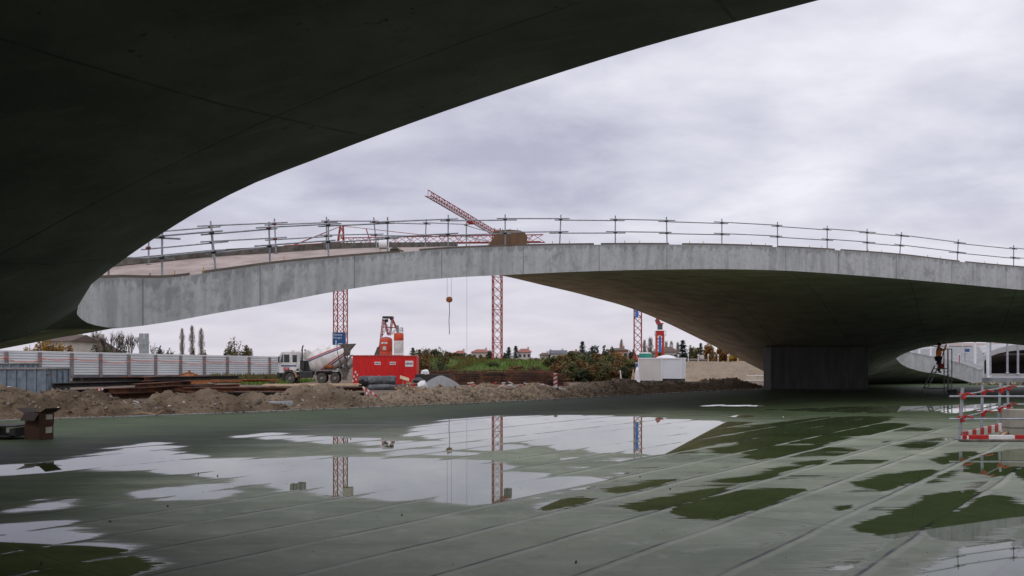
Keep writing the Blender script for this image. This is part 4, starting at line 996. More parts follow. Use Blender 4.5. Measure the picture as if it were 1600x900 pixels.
MB().span((-3.5, -1.232, 1.50), (-2.0, -1.21, 1.62)).build('blue_stripe', 'blue_sign', T)
o = MB().box((-2.98, -1.235, 1.30), (.56, .03, .26)).build('emblem', 'red_paint', T, bevel=.05)
text_part('MAN', .16, 'clean_white', T, (-2.98, -1.256, 1.30), (R(90), 0, 0))
for y in (-1.35, 1.35):
    mb = MB(); mb.box((-3.72, y, 2.1), (.1, .16, .5)); mb.bar((-3.6, y * .9, 2.4), (-3.72, y, 2.3), .02, 5); mb.build('mirror', 'dark_metal', T)
MB().span((-3.92, -1.22, .55), (-3.62, 1.22, 1.0)).build('bumper', 'dark_metal', T, bevel=.04)
for y in (-.95, .95): MB().box((-3.93, y, .82), (.05, .3, .16)).build('headlight', 'yellow_paint', T)
def arch(cx, r0, r1, a0, a1, y0, y1, m, name='mudguard'):
    po = []; n = 12
    for k in range(n + 1): a = R(a0 + (a1 - a0) * k / n); po.append((cx + r1 * math.cos(a), .5 + r1 * math.sin(a)))
    for k in range(n + 1): a = R(a1 - (a1 - a0) * k / n); po.append((cx + r0 * math.cos(a), .5 + r0 * math.sin(a)))
    n2 = len(po); mb = MB(); h_ = n + 1
    vs = [Vector((x, y0, z)) for x, z in po] + [Vector((x, y1, z)) for x, z in po]; fs = []
    for k in range(n): fs += [(k, k + 1, n2 - 2 - k, n2 - 1 - k), (n2 + k, n2 + k + 1, 2 * n2 - 2 - k, 2 * n2 - 1 - k), (k, k + 1, n2 + k + 1, n2 + k), (n2 - 1 - k, n2 - 2 - k, 2 * n2 - 2 - k, 2 * n2 - 1 - k)]
    mb.add(vs, fs); return mb.build(name, m, T)
arch(-2.62, .58, .74, 10, 190, -1.28, -.85, 'dark_metal'); arch(-2.62, .6, .76, 8, 60, -1.3, -.8, 'timber', 'mud_flap')
for y0, y1 in ((-1.28, -.85), (.85, 1.28)):
    mb = MB(); mb.prism([(-.22, .72), (.0, 1.2), (2.4, 1.24), (2.75, .62), (2.68, .58), (2.36, 1.16), (.04, 1.12), (-.14, .7)], y0, y1); mb.build('mudguard', 'grey_metal', T)
mb = MB(); mb.span((-1.75, -1.15, .55), (-.35, -.5, 1.12)); mb.build('fuel_tank', 'dark_metal', T, bevel=.08)
mb = MB(); mb.bar((-1.42, -.95, 1.2), (-1.42, -.95, 3.05), .07, 8); mb.bar((-1.42, -.95, 3.05), (-1.32, -.95, 3.3), .07, 8); mb.span((-1.6, -1.1, 1.15), (-1.24, -.7, 2.0)); mb.build('exhaust', 'dark_metal', T)
MB().lathe([(.05, -.6), (.42, -.55), (.46, .5), (.05, .6)], 18, Matrix.Translation((-.95, 0, 2.45)) @ Matrix.Rotation(R(90), 4, 'X')).build('water_tank', 'white_paint', T, smooth=True)
MB().span((-1.45, -.6, 1.0), (-.6, .6, 2.0)).build('motor_housing', 'dark_metal', T, bevel=.04)
# drum, axis tilted up to the rear; body local x along the axis
dr = MB().lathe([(.35, -1.75), (.78, -1.66), (1.12, -.8), (1.22, -.1), (1.22, .2), (1.04, 1.0), (.80, 1.75), (.74, 2.0)], 32, Matrix.Rotation(R(90), 4, 'Y')).build('drum', 'drum_paint', T, smooth=True)
dr.location = (.85, 0, 2.12); dr.rotation_euler = (0, R(-13), 0)
MB().lathe([(.82, 1.28), (.93, 1.3), (.93, 1.42), (.8, 1.44)], 24, Matrix.Rotation(R(90), 4, 'Y')).build('drum_ring', 'muddy_metal', dr, smooth=True)
# rear frame, hopper, chutes
mb = MB()
for y in (-.7, .7): mb.tube([(2.25, y, 1.0), (2.45, y, 2.3), (2.85, y, 2.75)], .09, 6); mb.tube([(3.05, y, .9), (2.75, y, 2.7)], .07, 6)
mb.bar((2.45, -.7, 2.2), (2.45, .7, 2.2), .07, 6); mb.bar((3.0, -.75, 1.3), (3.0, .75, 1.3), .07, 6); mb.build('rear_frame', 'muddy_metal', T)
MB().prism([(2.35, 3.42), (3.95, 3.46), (3.35, 2.86), (3.3, 2.45), (2.95, 2.4), (2.62, 2.7), (2.55, 3.0)], -.55, .55).build('hopper', 'muddy_metal', T, bevel=.03)
MB().prism([(3.42, 2.5), (3.62, 2.5), (3.1, 1.9), (2.95, 2.05)], -.3, .3).build('chute', 'grey_metal', T)
MB().prism([(2.65, 2.4), (2.9, 2.3), (3.45, 1.75), (3.2, 1.6)], -.42, .2).build('chute', 'muddy_metal', T)
MB().lathe([(.1, -.4), (.33, -.3), (.36, .35), (.2, .55)], 12, Matrix.Translation((3.42, -.35, 1.75)) @ Matrix.Rotation(R(50), 4, 'Y')).build('chute_extension', 'grey_metal', T, smooth=True)
mb = MB()
for i in range(26): 
    c = Vector((random.uniform(2.2, 3.35), random.uniform(-.9, .9), random.uniform(.6, 2.1))); mb.bar((2.7, 0, 1.1), c, .03, 4); mb.bar(c, c + Vector((random.uniform(-.35, .35), random.uniform(-.2, .2), random.uniform(-.4, .4))), random.uniform(.03, .09), 5)
mb.span((2.3, -.6, .75), (3.1, .6, 1.35)); mb.build('rear_gear', 'muddy_metal', T)
MB().span((2.62, -1.15, .35), (3.1, -.7, 1.0)).build('mud_flap', 'muddy_metal', T)
mb = MB(); mb.lathe([(.1, -.5), (.15, -.45), (.15, .45), (.1, .5)], 10, Matrix.Translation((1.3, -1.15, 1.48)) @ Matrix.Rotation(R(90), 4, 'Y')); mb.build('air_tank', 'rust_bright', T)
for x in (-1.6, -1.2): MB().box((x, .2 if x < -1.5 else -.4, 2.9), (.14, .14, .14)).build('roof_lamp', 'rust_bright', T)

# blue road sign behind the truck
D = 112; p = PX(530, D, -.1); t = empty('road_sign', 'blue direction sign with white place names behind the mixer drum', 'road sign', p, 0)
s_ = D / F; W_, H_ = 22.0 * s_ * .92, 30 * s_; zt = P(0, 519.5, D).z + .1
for x in (-.6, .6): MB().bar((x, .15, 0), (x, .15, zt - .1), .08, 8).build('post', 'galvanised', t)
MB().box((0, 0, zt - H_ / 2), (W_, .08, H_)).build('panel', 'blue_sign', t, bevel=.02)
mb = MB(); 
for sx in (-1, 1): mb.box((sx * W_ / 2, -.01, zt - H_ / 2), (.05, .1, H_))
mb.box((0, -.01, zt + .0), (W_ + .05, .1, .05)); mb.build('border', 'grey_metal', t)
text_part('Genève', .36, 'clean_white', t, (-.75, -.06, zt - .28), (R(90), 0, 0), align='LEFT')
text_part('Morges', .36, 'clean_white', t, (-.75, -.06, zt - .66), (R(90), 0, 0), align='LEFT')
mb = MB(); mb.span((-.44, -.07, zt - H_ + .1), (-.34, -.045, zt - 1.1)); mb.prism([(-.5, zt - 1.12), (-.28, zt - 1.12), (-.39, zt - .95)], -.07, -.045)
mb.span((-.15, -.07, zt - H_ + .1), (-.06, -.045, zt - 1.38)); mb.span((-.06, -.07, zt - 1.47), (.42, -.045, zt - 1.38)); mb.span((.02, -.07, zt - 1.78), (.6, -.045, zt - 1.70)); mb.build('arrow', 'clean_white', t)

# ================================================================ RED CONTAINERS AND SILOS
D = 84
def red_box(x0, x1, yt, D, depth, label, rz=0.0, door=False):
    a = PX(x0, D); b = PX(x1, D); t = empty('red_container', label, 'container', (a.x, D, GZ), rz); W = (b - a).length; Hh = P(0, yt, D).z - GZ
    MB().span((0, 0, .12), (W, depth, Hh)).build('body', 'red_container', t, bevel=.03)
    mb = MB(); mb.span((-.03, -.03, Hh - .12), (W + .03, -.002, Hh + .02)); mb.span((-.03, -.03, .05), (W + .03, -.002, .2)); mb.build('frame', 'red_paint', t)
    mb = MB(); nst = int(W / .3)
    for k in range(nst): mb.span((.05 + k * .3, .0, Hh), (.2 + k * .3, .25, Hh + .05))
    mb.build('roof_ridges', 'dirty_white', t); return t, W, Hh
t, W, Hh = red_box(551, 630, 555.5, 84, 2.4, 'long red site container behind the black plastic roll, with two small white signs')
for xx in (590, 613.7):
    x = (xx - 551) * 84 / F; pl = MB().box((x, -.02, Hh - .73), (.56, .03, .28)).build('sign_plate', 'clean_white', t)
    text_part('KIBAG', .165, 'dark_red_print' if 'dark_red_print' in MATS else mat('dark_red_print', (.22, .02, .03), .6), t, (x, -.045, Hh - .73), (R(90), 0, 0), name_bold=.004)
    MB().box((x + .0, -.02, Hh - .32), (.28, .02, .03)).build('vent', 'crane_orange', t)
for xx in (583, 607): x = (xx - 551) * 84 / F; MB().bar((x, -.04, 1.05), (x, 0, 1.05), .04, 8).build('handle', 'dark_metal', t)
t, W, Hh = red_box(630, 650.5, 556, 82, 2.4, 'short red container unit right of the long one, with one larger white sign')
x = (639.5 - 630) * 82 / F; MB().box((x, -.02, Hh - .72), (.74, .03, .54)).build('sign_plate', 'clean_white', t)
text_part('KIBAG', .22, 'dark_red_print', t, (x, -.045, Hh - .72), (R(90), 0, 0), name_bold=.008)
MB().span((.12, -.012, .25), (W - .12, 0, Hh - .2)).build('door', 'red_container', t)
# silos
D = 92
def silo(px0, px1, ytop, label, mats, bands, D=92):
    c = PX((px0 + px1) / 2, D, GZ); r = (px1 - px0) / 2 * D / F; Hh = P(0, ytop, D).z - GZ
    t = empty('silo', label, 'silo', c); z0 = .3
    for q in range(4): a = R(45 + 90 * q); MB().bar((r * .8 * math.cos(a), r * .8 * math.sin(a), 0), (r * .8 * math.cos(a), r * .8 * math.sin(a), 1.6), .07, 6).build('leg', 'red_paint', t)
    MB().lathe([(.15, .5), (r, 1.5), (r, bands[0] * Hh)], 24).build('hopper_cone', mats[0], t, smooth=True)
    zprev = bands[0] * Hh
    for m_, z in zip(mats, bands[1:]):
        MB().lathe([(r, zprev + .01), (r + .012, zprev + .04), (r + .012, z * Hh - .04), (r, z * Hh)], 24).build('tank_section', m_, t, smooth=True); zprev = z * Hh
    return t, r, Hh
t, r, Hh = silo(594, 613, 529, 'tall orange red silo with two white emblems behind the long red container', ['crane_orange', 'crane_orange'], [.45, .7, .985])
MB().lathe([(r, Hh * .985), (r * .75, Hh * 1.02), (.1, Hh * 1.04)], 20).build('roof', 'crane_red', t)
def disc_plate(t, z, w, h_, txt, sz, m):
    MB().box((-r * .15, -r - .02, z), (w, .05, h_)).build('emblem_plate', 'clean_white', t, bevel=.02); text_part(txt, sz, m, t, (-r * .15, -r - .05, z), (R(90), 0, 0))
mat('dark_blue_print', (.05, .10, .2), .6)
disc_plate(t, P(0, 536.2, 92).z - GZ, .62, .17, 'SIKA', .13, 'dark_blue_print'); disc_plate(t, P(0, 544.5, 92).z - GZ, .34, .34, 'CP', .2, 'dark_blue_print')
MB().lathe([(r + .03, .55 * Hh), (r + .03, .57 * Hh)], 24).build('hoop', 'crane_red', t)
t, r, Hh = silo(615.5, 630.5, 519.5, 'narrower silo with a red top and cream body beside the orange red silo', ['white_paint', 'white_paint', 'crane_orange'], [.33, .60, .84, .985], 91)
MB().lathe([(r, Hh * .985), (r * .3, Hh * 1.0)], 20).build('roof', 'grey_metal', t)
MB().bar((-.12, 0, Hh), (-.12, 0, Hh + .72), .14, 10).build('filter_pipe', 'grey_metal', t)
mb = MB()
for a in range(6):
    A_ = R(-60 + 30 * a); mb.bar((r * .9 * math.cos(A_), r * .9 * math.sin(A_), Hh), (r * .9 * math.cos(A_), r * .9 * math.sin(A_), Hh + .48), .018, 4)
for z in (.24, .48): mb.tube([(r * .9 * math.cos(R(-60 + 30 * a)), r * .9 * math.sin(R(-60 + 30 * a)), Hh + z) for a in range(6)], .018, 4)
mb.build('guard_rail', 'grey_metal', t)
# lattice hoist frame of the batching plant
D = 95; c = PX(604, D, GZ); t = empty('hoist_frame', 'dark red lattice frame rising above the two silos, with a flat head', 'hoist', c)
def q_(px, py, dy=0): p = P(px, py, D) - c; return Vector((p.x, p.y + dy, p.z))
for dy in (-.5, .5):
    mb = MB(); mb.bar(q_(594, 540, dy), q_(599, 498, dy), .06, 5); mb.bar(q_(594, 540, dy), Vector((q_(594, 540).x, dy, 0)), .06, 5)
    mb.bar(q_(600, 500, dy), q_(607, 524, dy), .06, 5); mb.bar(q_(609, 524, dy), q_(613, 498, dy), .06, 5); mb.bar(q_(613, 498, dy), q_(622, 519, dy), .06, 5)
    mb.bar(q_(596, 525, dy), q_(604, 512, dy), .03, 4); mb.bar(q_(611, 523, dy), q_(618, 515, dy), .03, 4); mb.bar(q_(598, 511, dy), q_(618, 512, dy), .035, 4)
    mb.build('leg_frame', 'crane_red', t)
mb = MB(); mb.box((q_(599, 496) + q_(614, 496)) / 2, (1.05, 1.3, .2)); mb.box(q_(612, 498), (.3, .6, .3)); mb.box(q_(604, 501), (.3, .4, .3)); mb.build('head', 'dark_metal', t)
for dy in (0,): MB().tube([q_(605, 498), q_(603, 505), q_(607, 512), q_(606, 522)], .03, 4).build('cable', 'dark_metal', t)
MB().prism([(q_(585, 555).x, q_(0, 556).z), (q_(590, 545).x, q_(0, 543).z), (q_(594, 542).x, q_(0, 540).z), (q_(596, 556).x, q_(0, 556).z)], -.4, .4).build('skip_bucket', 'muddy_metal', t)

# ================================================================ CLUTTER IN FRONT OF THE CONTAINERS
D = 76; c = P(590, 593, D); t = empty('pipe_roll', 'black plastic wrapped roll lying before the long red container', 'roll', (c.x, c.y, GZ), R(3))
def crumple(o, s=.08, f=2.5):
    for v in o.data.vertices: v.co += Vector((noise.noise(v.co * f), noise.noise(v.co * f + Vector((5, 5, 5))), noise.noise(v.co * f + Vector((9, 1, 3))))) * s
    return o
prof3 = [(.05, -1.5)] + [(.42 + .012 * ((k * 7) % 5), -1.45 + k * .1) for k in range(30)] + [(.05, 1.5)]
crumple(MB().lathe(prof3, 18, Matrix.Translation((.1, 0, .62)) @ Matrix.Rotation(R(90), 4, 'Y')).build('wrapping', 'plastic_grey', t, smooth=True), .11, 4)
crumple(MB().lathe([(.1, -.4), (.5, -.3), (.55, .1), (.3, .5), (.05, .55)], 12, Matrix.Translation((-1.2, -.1, .55)) @ Matrix.Rotation(R(80), 4, 'Y')).build('loose_sheet', 'plastic_sheet', t, smooth=True), .15)
MB().span((-1.4, -.3, 0), (1.5, .3, .25)).build('bearer', 'timber_strip', t)
c = PX(612, 72, GZ); t = empty('plastic_sheeting', 'flat crumpled grey plastic sheeting on the ground below the black roll', 'sheeting', c)
crumple(MB().lathe([(.05, -1.9), (.24, -1.8), (.3, -.6), (.2, .4), (.28, 1.2), (.05, 1.8)], 12, Matrix.Translation((0, 0, .2)) @ Matrix.Rotation(R(88), 4, 'Y')).build('sheeting', 'plastic_grey', t, smooth=True), .12)
def striped_bar(name, label, a, b, w, cat='barrier board', n=6, first=0, th=.03):
    a, b = Vector(a), Vector(b); c = (a + b) / 2; d = b - a; Ln = d.length; M = d.to_track_quat('X', 'Z').to_matrix(); t = empty(name, label, cat, c)
    MB().box((0, 0, 0), (Ln, th, w), mtx=M).build('board', 'white_paint', t)
    for k in range(n):
        if (k + first) % 2 == 0: MB().box(M @ Vector((-Ln / 2 + Ln * (k + .5) / n, 0, 0)), (Ln / n, th + .008, w + .008), mtx=M).build('red_stripe', 'red_paint', t)
    return t
striped_bar('barrier_board', 'upright red and white board leaning at the left end of the red container', P(551, 597, 78), P(556, 580, 78.4), .16, n=5, first=1)
striped_bar('barrier_board', 'second leaning board, just right of the leftmost, before the red container', P(555, 598, 77), P(560, 581, 77.4), .12, n=5)
striped_bar('barrier_board', 'red and white board slanting up to the right beside the wooden sheet', P(633, 607, 60), P(648, 592, 60.5), .12, n=7)
striped_bar('barrier_board', 'longer of two crossed red and white boards on the spoil heap below the black roll', P(567, 605, 51), P(589, 619, 49.5), .10, n=6, first=1)
striped_bar('barrier_board', 'shorter of two crossed red and white boards on the spoil heap below the black roll', P(567, 606, 51.2), P(576, 619, 50), .10, n=5)
striped_bar('barrier_board', 'long red and white board slanting across the heap left of the round shaded pit', P(802, 614, 58), P(820, 601, 60), .15, n=7)
striped_bar('barrier_board', 'short red and white board stuck upright beside the grey gravel pile', P(646, 612, 52), P(651, 604, 52.3), .12, n=4)
striped_bar('barrier_board', 'short red and white board on the heap left of the tall beacon', P(853, 602, 61), P(858, 609, 60), .16, n=4)
striped_bar('barrier_board', 'small red and white board standing on the heap right of the gravel pile', P(733, 600, 56), P(734, 606, 56), .12, n=3)
# bent red and white board by the left heap
striped_bar('barrier_board', 'red and white board end rising over the left spoil heap by the beams', P(152, 609, 50), P(161, 607.5, 50), .12, n=4)
c = P(632, 591, 66); t = empty('timber_sheet', 'tilted pale plywood sheet before the short red container', 'board', c, R(15)); MB().box((0, 0, -.02), (.7, .4, .05), mtx=(Matrix.Rotation(R(18), 3, 'Y') @ Matrix.Rotation(R(35), 3, 'X'))).build('sheet', 'pale_timber', t)
MB().bar((-.1, 0, -.1), (-.1, .1, GZ - c.z), .05, 5).bar((.2, .1, -.2), (.25, .1, GZ - c.z), .05, 5).build('support', 'timber', t)
c = PX(650, 58, GZ); t = empty('pallet_crate', 'wooden pallet crate holding black sacks beside the gravel pile', 'crate', c, R(8)); zt = P(0, 599, 58).z - GZ
mb = MB()
for x in (-.45, .45):
    for y in (-.35, .35): mb.box((x, y, zt / 2), (.08, .08, zt))
for z in (.2, .5, .75): mb.box((0, -.39, z * zt), (1.1, .03, .14))
mb.box((0, 0, zt), (1.25, .9, .06)); mb.build('frame', 'timber', t)
crumple(MB().lathe([(.05, 0), (.35, .05), (.4, .2), (.2, .35), (.03, .38)], 10, Matrix.Translation((.1, 0, zt))).build('sack', 'plastic_sheet', t), .08)
c = PX(660, 57, GZ); t = empty('white_sack', 'round white sack end at the right side of the pallet crate', 'sack', c); z0 = P(0, 603, 57).z - GZ
crumple(MB().lathe([(.05, -.3), (.28, -.25), (.33, 0), (.28, .25), (.05, .3)], 14, Matrix.Translation((0, 0, z0)) @ Matrix.Rotation(R(70), 4, 'Y')).build('sack', 'clean_white', t, smooth=True), .05)
MB().span((-.3, -.3, 0), (.3, .3, z0 - .25)).build('pallet', 'timber', t)
c = PX(664, 78, GZ); t = empty('white_sack', 'white wrapped bundle on dark bearers just right of the red containers', 'sack', c); z0 = P(0, 584, 78).z - GZ
crumple(MB().lathe([(.38, -.02), (.36, .2), (.22, .34), (.05, .36)], 10, Matrix.Translation((0, 0, z0))).build('wrapping', 'clean_white', t), .06); MB().span((-.8, -.5, 0), (2.2, .5, z0 - .05)).build('bearer', 'dark_steel', t)
# gravel pile
c = PX(689, 66, GZ); zt = P(0, 586.5, 66).z - GZ
def pile_fn(u, w):
    r = math.hypot(u / 2.1, w / 1.9); z = zt * max(0, 1 - r) ** .85 if r < 1 else 0; z = zt * (1 - r ** 1.45) if r < 1 else -.1
    return (u, w, z + .03 * fbm(u * 3, w * 3, 1.2))
xs_ = np.linspace(-2.4, 2.4, 40); o = heightfield('gravel_pile', xs_, xs_, pile_fn, 'gravel', None); o.location = c; tag(o, 'smooth grey gravel pile behind the spoil heap, right of the pallet crate', 'gravel pile')
# rebar cages, stacked rusty mats
def rebar_stack(px0, px1, yt, D, dep, label, group='rusty reinforcement stacks before the grassy bank', slant=0.0, loops=True):
    a = PX(px0, D, GZ); W = (px1 - px0) * D / F; Hh = P(0, yt, D).z - GZ; t = empty('rebar_stack', label, 'rebar', a, 0, group)
    n = int(W / .16); mb = MB()
    for k in range(n + 1):
        x = W * k / n; sx = slant * Hh
        x += random.uniform(-.07, .07); top_ = Hh * (1 - .10 * abs(math.sin(k * .21 + px0)) - random.uniform(0, .07)); mb.tube([(x - sx + random.uniform(-.1, .1), 0, .1), (x, random.uniform(-.1, .1), top_), (x, dep, top_ + .05), (x - sx, dep, .1)], .026, 3)
    mb.build('stirrups', 'rust', t)
    mb = MB()
    for z in np.arange(.12, Hh * .9, .17):
        for y in (-.02, dep * .3, dep * .6, dep): mb.bar((-random.uniform(-.2, .5) - slant * (Hh - z), y - .03, z + random.uniform(-.12, .08)), (W + random.uniform(-.4, .5) - slant * (Hh - z), y + random.uniform(-.1, .1), z + random.uniform(-.12, .08)), .028, 3)
    mb.build('bars', 'rust', t)
    MB().span((.1, .3, .05), (W - .1, dep - .2, Hh * .7)).build('bundled_bars', 'dark_steel', t)
    return t
rebar_stack(657, 705, 585.5, 80, 1.2, 'low pile of dark reinforcement left of the bright rusty mats')
rebar_stack(676, 709, 577, 84, 1.5, 'bright rusty reinforcement mats at the left end of the row', slant=.5)
rebar_stack(709, 752, 576.5, 83, 1.5, 'dark brown reinforcement stack, second from the left')
rebar_stack(753, 800, 575.5, 81, 1.5, 'dark brown reinforcement stack with a smooth dark mound behind')
rebar_stack(798, 862, 578, 78, 1.5, 'widest reinforcement stack, in the middle right of the row', slant=.25)
rebar_stack(806, 860, 575, 86, 1.4, 'reinforcement stack behind the widest one')
rebar_stack(858, 884, 581.5, 80, 1.2, 'small reinforcement stack at the right end of the row, behind the beacon')
for (px, py, D, m_, lab) in ((678, 579, 79, 'clean_white', 'tiny white scrap on the left reinforcement'),):
    pass
# traffic beacon plates
p = PX(868, 61, 0); p.z = P(0, 605, 61).z; t = empty('traffic_beacon', 'tall white and red striped beacon standing on the heap right of the reinforcement', 'beacon', p)
hb_ = 22 * 61 / F; MB().box((0, 0, hb_ / 2), (.25, .05, hb_)).build('plate', 'white_paint', t, bevel=.02)
for k in range(3): MB().prism([(-.127, .12 + k * .28), (-.127, .24 + k * .28), (.127, .36 + k * .28), (.127, .24 + k * .28)], -.032, .032).build('red_stripe', 'red_paint', t)
MB().box((.15, 0, .0), (.6, .35, .1)).build('foot', 'dirty_white', t)
p = PX(877, 60, 0); p.z = P(0, 609, 60).z; t = empty('traffic_beacon', 'white beacon plate lying flat at the foot of the upright one', 'beacon', p, R(-20)); MB().box((0, 0, .05), (.75, .2, .05), mtx=Matrix.Rotation(R(20), 3, 'Y')).build('plate', 'clean_white', t)
MB().box((.3, 0, .05), (.2, .3, .12)).build('foot', 'dirty_white', t)
# red and white debris belt
for i in range(34):
    px = random.uniform(735, 860); D = random.uniform(64, 75); z = GZ + random.uniform(.38, .55); p = PX(px, D, z)
    py_ = HOR - (z - CAMH) / D * F
    if py_ > 606: pass
    o = MB().box((0, 0, 0), (random.uniform(.25, .6), .18, .07)).build('scrap_piece', random.choice(['clean_white', 'red_paint', 'white_paint', 'dirty_white', 'timber']), loc=p, rz=random.uniform(-.6, .6)); o.rotation_euler[1] = random.uniform(-.5, .5)
    tag(o, 'red or white scrap in the littered belt before the reinforcement stacks', 'scrap', 'scraps strewn before the reinforcement')
# sheet of timber & slab under the belt
o = MB().box((0, 0, 0), (6.4, 10, .9)).build('earth_platform', 'site_ground', loc=PX(800, 70, GZ + -.1 + .02), rz=R(20)); tag(o, kind='structure')
# litter on the left heaps
def sheet_litter(name, label, px, py, D, w, m, cat='litter', n=7):
    mb = MB(); c = P(px, py, D)
    for k in range(n): mb.box((random.uniform(-w, w) * .5, random.uniform(-.2, .2), random.uniform(-.08, .08)), (random.uniform(.25, .5) * w, .06, .04), mtx=Matrix.Rotation(random.uniform(-.9, .9), 3, 'Z') @ Matrix.Rotation(random.uniform(-.5, .6), 3, 'Y'))
    tag(mb.build(name, m, loc=c), label, cat)
sheet_litter('torn_sheeting', 'torn pale sheeting on the heap left of the middle dip', 200, 630, 40.5, 1.2, 'dirty_white')
sheet_litter('torn_sheeting', 'narrow torn pale strip on top of the fourth heap from the left', 327, 622, 44, .8, 'dirty_white', n=4)
sheet_litter('torn_sheeting', 'torn pale sheeting behind the grey half buried pipe', 412, 632, 44, 1.1, 'dirty_white')
sheet_litter('torn_sheeting', 'pale strip of litter in the gap before the truck', 500, 618, 48, .6, 'dirty_white', n=3)
sheet_litter('plank_litter', 'broken planks and red bits between heap and crate', 640, 607, 52, 1.5, 'timber')
sheet_litter('plank_litter', 'flat wooden planks at the foot of the left heap', 222, 647.5, 38.6, 1.5, 'timber', n=4)
c = P(434, 639, 43.5); t = empty('concrete_pipe', 'short grey pipe half buried at the foot of the heap before the truck', 'pipe', (c.x, c.y + .25, -.1), R(28))
t.scale = (1.5, 1.3, 1.3)
MB().lathe([(.18, -.45), (.24, -.42), (.24, .42), (.18, .45)], 16, Matrix.Translation((0, 0, .16)) @ Matrix.Rotation(R(90), 4, 'Y')).build('pipe', 'gravel', t, smooth=True)
MB().lathe([(.12, .44), (.12, .455)], 12, Matrix.Translation((0, 0, .16)) @ Matrix.Rotation(R(90), 4, 'Y')).build('bore', 'dark_felt', t)

# ================================================================ WHITE CABIN, TOILET, TANK
D = 94; c = PX(1034.5, D, GZ)
t = empty('site_cabin', 'white site cabin on dark skids at the right end of the grassy bank', 'cabin', c, R(-24))
Hh = P(0, 559.5, D).z - GZ
a = R(24)
MB().span((-2.55, 0, .22), (0, 2.3, Hh)).build('left_wall_body', 'cabin_beige' if 'cabin_beige' in MATS else mat('cabin_beige', (0.62, 0.58, 0.55), .7, (.55, .52, .49), .6), t)
mb = MB(); mb.span((.0, .02, .45), (2.0, 2.2, Hh - .03)); mb.build('side_module', mat('cabin_white', (0.66, 0.68, 0.70), .6, (.6, .62, .64), .6), t)
mb = MB(); mb.span((-2.6, -.04, Hh - .1), (2.02, 2.34, Hh + .03)); mb.build('roof', 'clean_white', t)
mb = MB(); mb.span((-.06, -.035, .22), (.03, .0, Hh)); mb.span((1.96, -.02, .45), (2.03, .02, Hh - .1)); mb.span((-2.58, -.035, .22), (-2.5, 0, Hh)); mb.build('corner_trim', 'clean_white', t)
mb = MB(); mb.span((0, .1, 0), (1.95, 2.1, .42)); mb.span((-2.5, .1, 0), (-.0, 2.1, .2)); mb.build('skid', 'dark_steel', t)
crumple(MB().lathe([(1.1, 0), (.9, .12), (.5, .24), (.05, .3)], 16, Matrix.Translation((.2, 1.0, Hh + .03)) @ Matrix.Scale(.9, 4, (0, 1, 0))).build('roof_cover', 'clean_white', t, smooth=True), .03)
D = 96; c = PX(998.5, D, GZ); t = empty('portable_toilet', 'narrow blue portable toilet against the left side of the white cabin', 'toilet', c)
Ht = P(0, 568, D).z - GZ; MB().span((-.25, 0, 0), (.2, 1, Ht)).build('body', 'blue_banner', t); MB().span((-.29, -.03, Ht), (.22, 1.03, Ht + .12)).build('roof', 'clean_white', t); MB().span((-.2, -.02, .1), (.14, 0, Ht - .15)).build('door', 'skip_blue', t)
D = 108; c = PX(1008.5, D, GZ); t = empty('water_tank', 'round green tank with a pale lid behind the left end of the white cabin', 'tank', c); zt = P(0, 552.5, D).z - GZ
MB().lathe([(.75, 0), (.78, zt - 1), (.76, zt)], 20).build('tank', 'green_plastic', t, smooth=True); MB().lathe([(.78, zt), (.6, zt + .12), (.1, zt + .18)], 20).build('lid', 'dirty_white', t, smooth=True)
o = MB().bar((0, 0, 0), (-.12, 0, 1.35), .06, 6).build('marker_post', 'clean_white', loc=PX(971, 92, GZ)); tag(o, 'thin white marker post before the dark bushes left of the white cabin', 'post')
c = PX(992, 93, GZ); mb = MB()
for k in range(8): a_ = random.uniform(-.8, .8); mb.bar((random.uniform(-.5, .2), 0, random.uniform(0, .5)), (random.uniform(-.4, .6), .2, random.uniform(.6, 1.5)), .04, 4)
tag(mb.build('timber_scraps', 'pale_timber', loc=c), 'pale timber scraps leaning beside the blue toilet', 'timber')
c = PX(995.5, 92.5, GZ); tag(crumple(MB().lathe([(.3, 0), (.25, .7), (.18, 1.4), (.03, 1.7)], 8).build('white_tarpaulin', 'clean_white', loc=c), .1), 'white tarpaulin hanging over the timber scraps beside the blue toilet', 'tarpaulin')
for px, py, D, lab in ((1165, 594.5, 66, 'lower pale rail before the sand bank, next to the concrete pier'),):
    t = empty('barrier_rail', lab, 'rail', PX(1182, 84, GZ)); z_ = P(0, 594.5, 84).z - GZ
    for zz_ in (z_, z_ + .42): MB().bar((-.9, 0, zz_), (1.2, 0, zz_), .05, 6).build('rail', 'white_paint', t)
    for x in (-.85, 0): MB().bar((x, .06, 0), (x, .06, z_ + .6), .04, 6).build('post', 'white_paint', t)

# ================================================================ GRASSY BANK, SAND BANK
def bank_z(x, y):
    px = 800 + x / y * F
    zr = np.interp(px, [560, 640, 660, 690, 740, 830, 900, 960, 1000, 1020], [-.2, .4, 2.3, 2.6, 2.1, 1.95, 2.6, 2.2, 1.6, -.2])
    k = min(1, max(0, (y - 97) / 20)); k = k * k * (3 - 2 * k); k2 = min(1, max(0, (165 - y) / 25))
    left = min(1, max(0, (px - 672 - (118 - y) * 2.2) / 60)) if y < 118 else 1
    return GZ - .3 + (zr - GZ + .3) * k * k2 * left + .22 * fbm(x, y, .22)
heightfield('grass_bank', np.arange(-26, 32, .8), np.arange(95, 168, .8), lambda x, y: (x, y, bank_z(x, y)), 'grass_ground')
def sand_z(x, y):
    px = 800 + x / y * F
    k = min(1, max(0, (y - 99) / 10)); k = k * k * (3 - 2 * k); l = min(1, max(0, (px - 1010) / 25))
    return GZ - .1 + (2.11 - GZ) * k * l + .16 * fbm(x, y, .35) + .09 * fbm(x, y, 1.6)
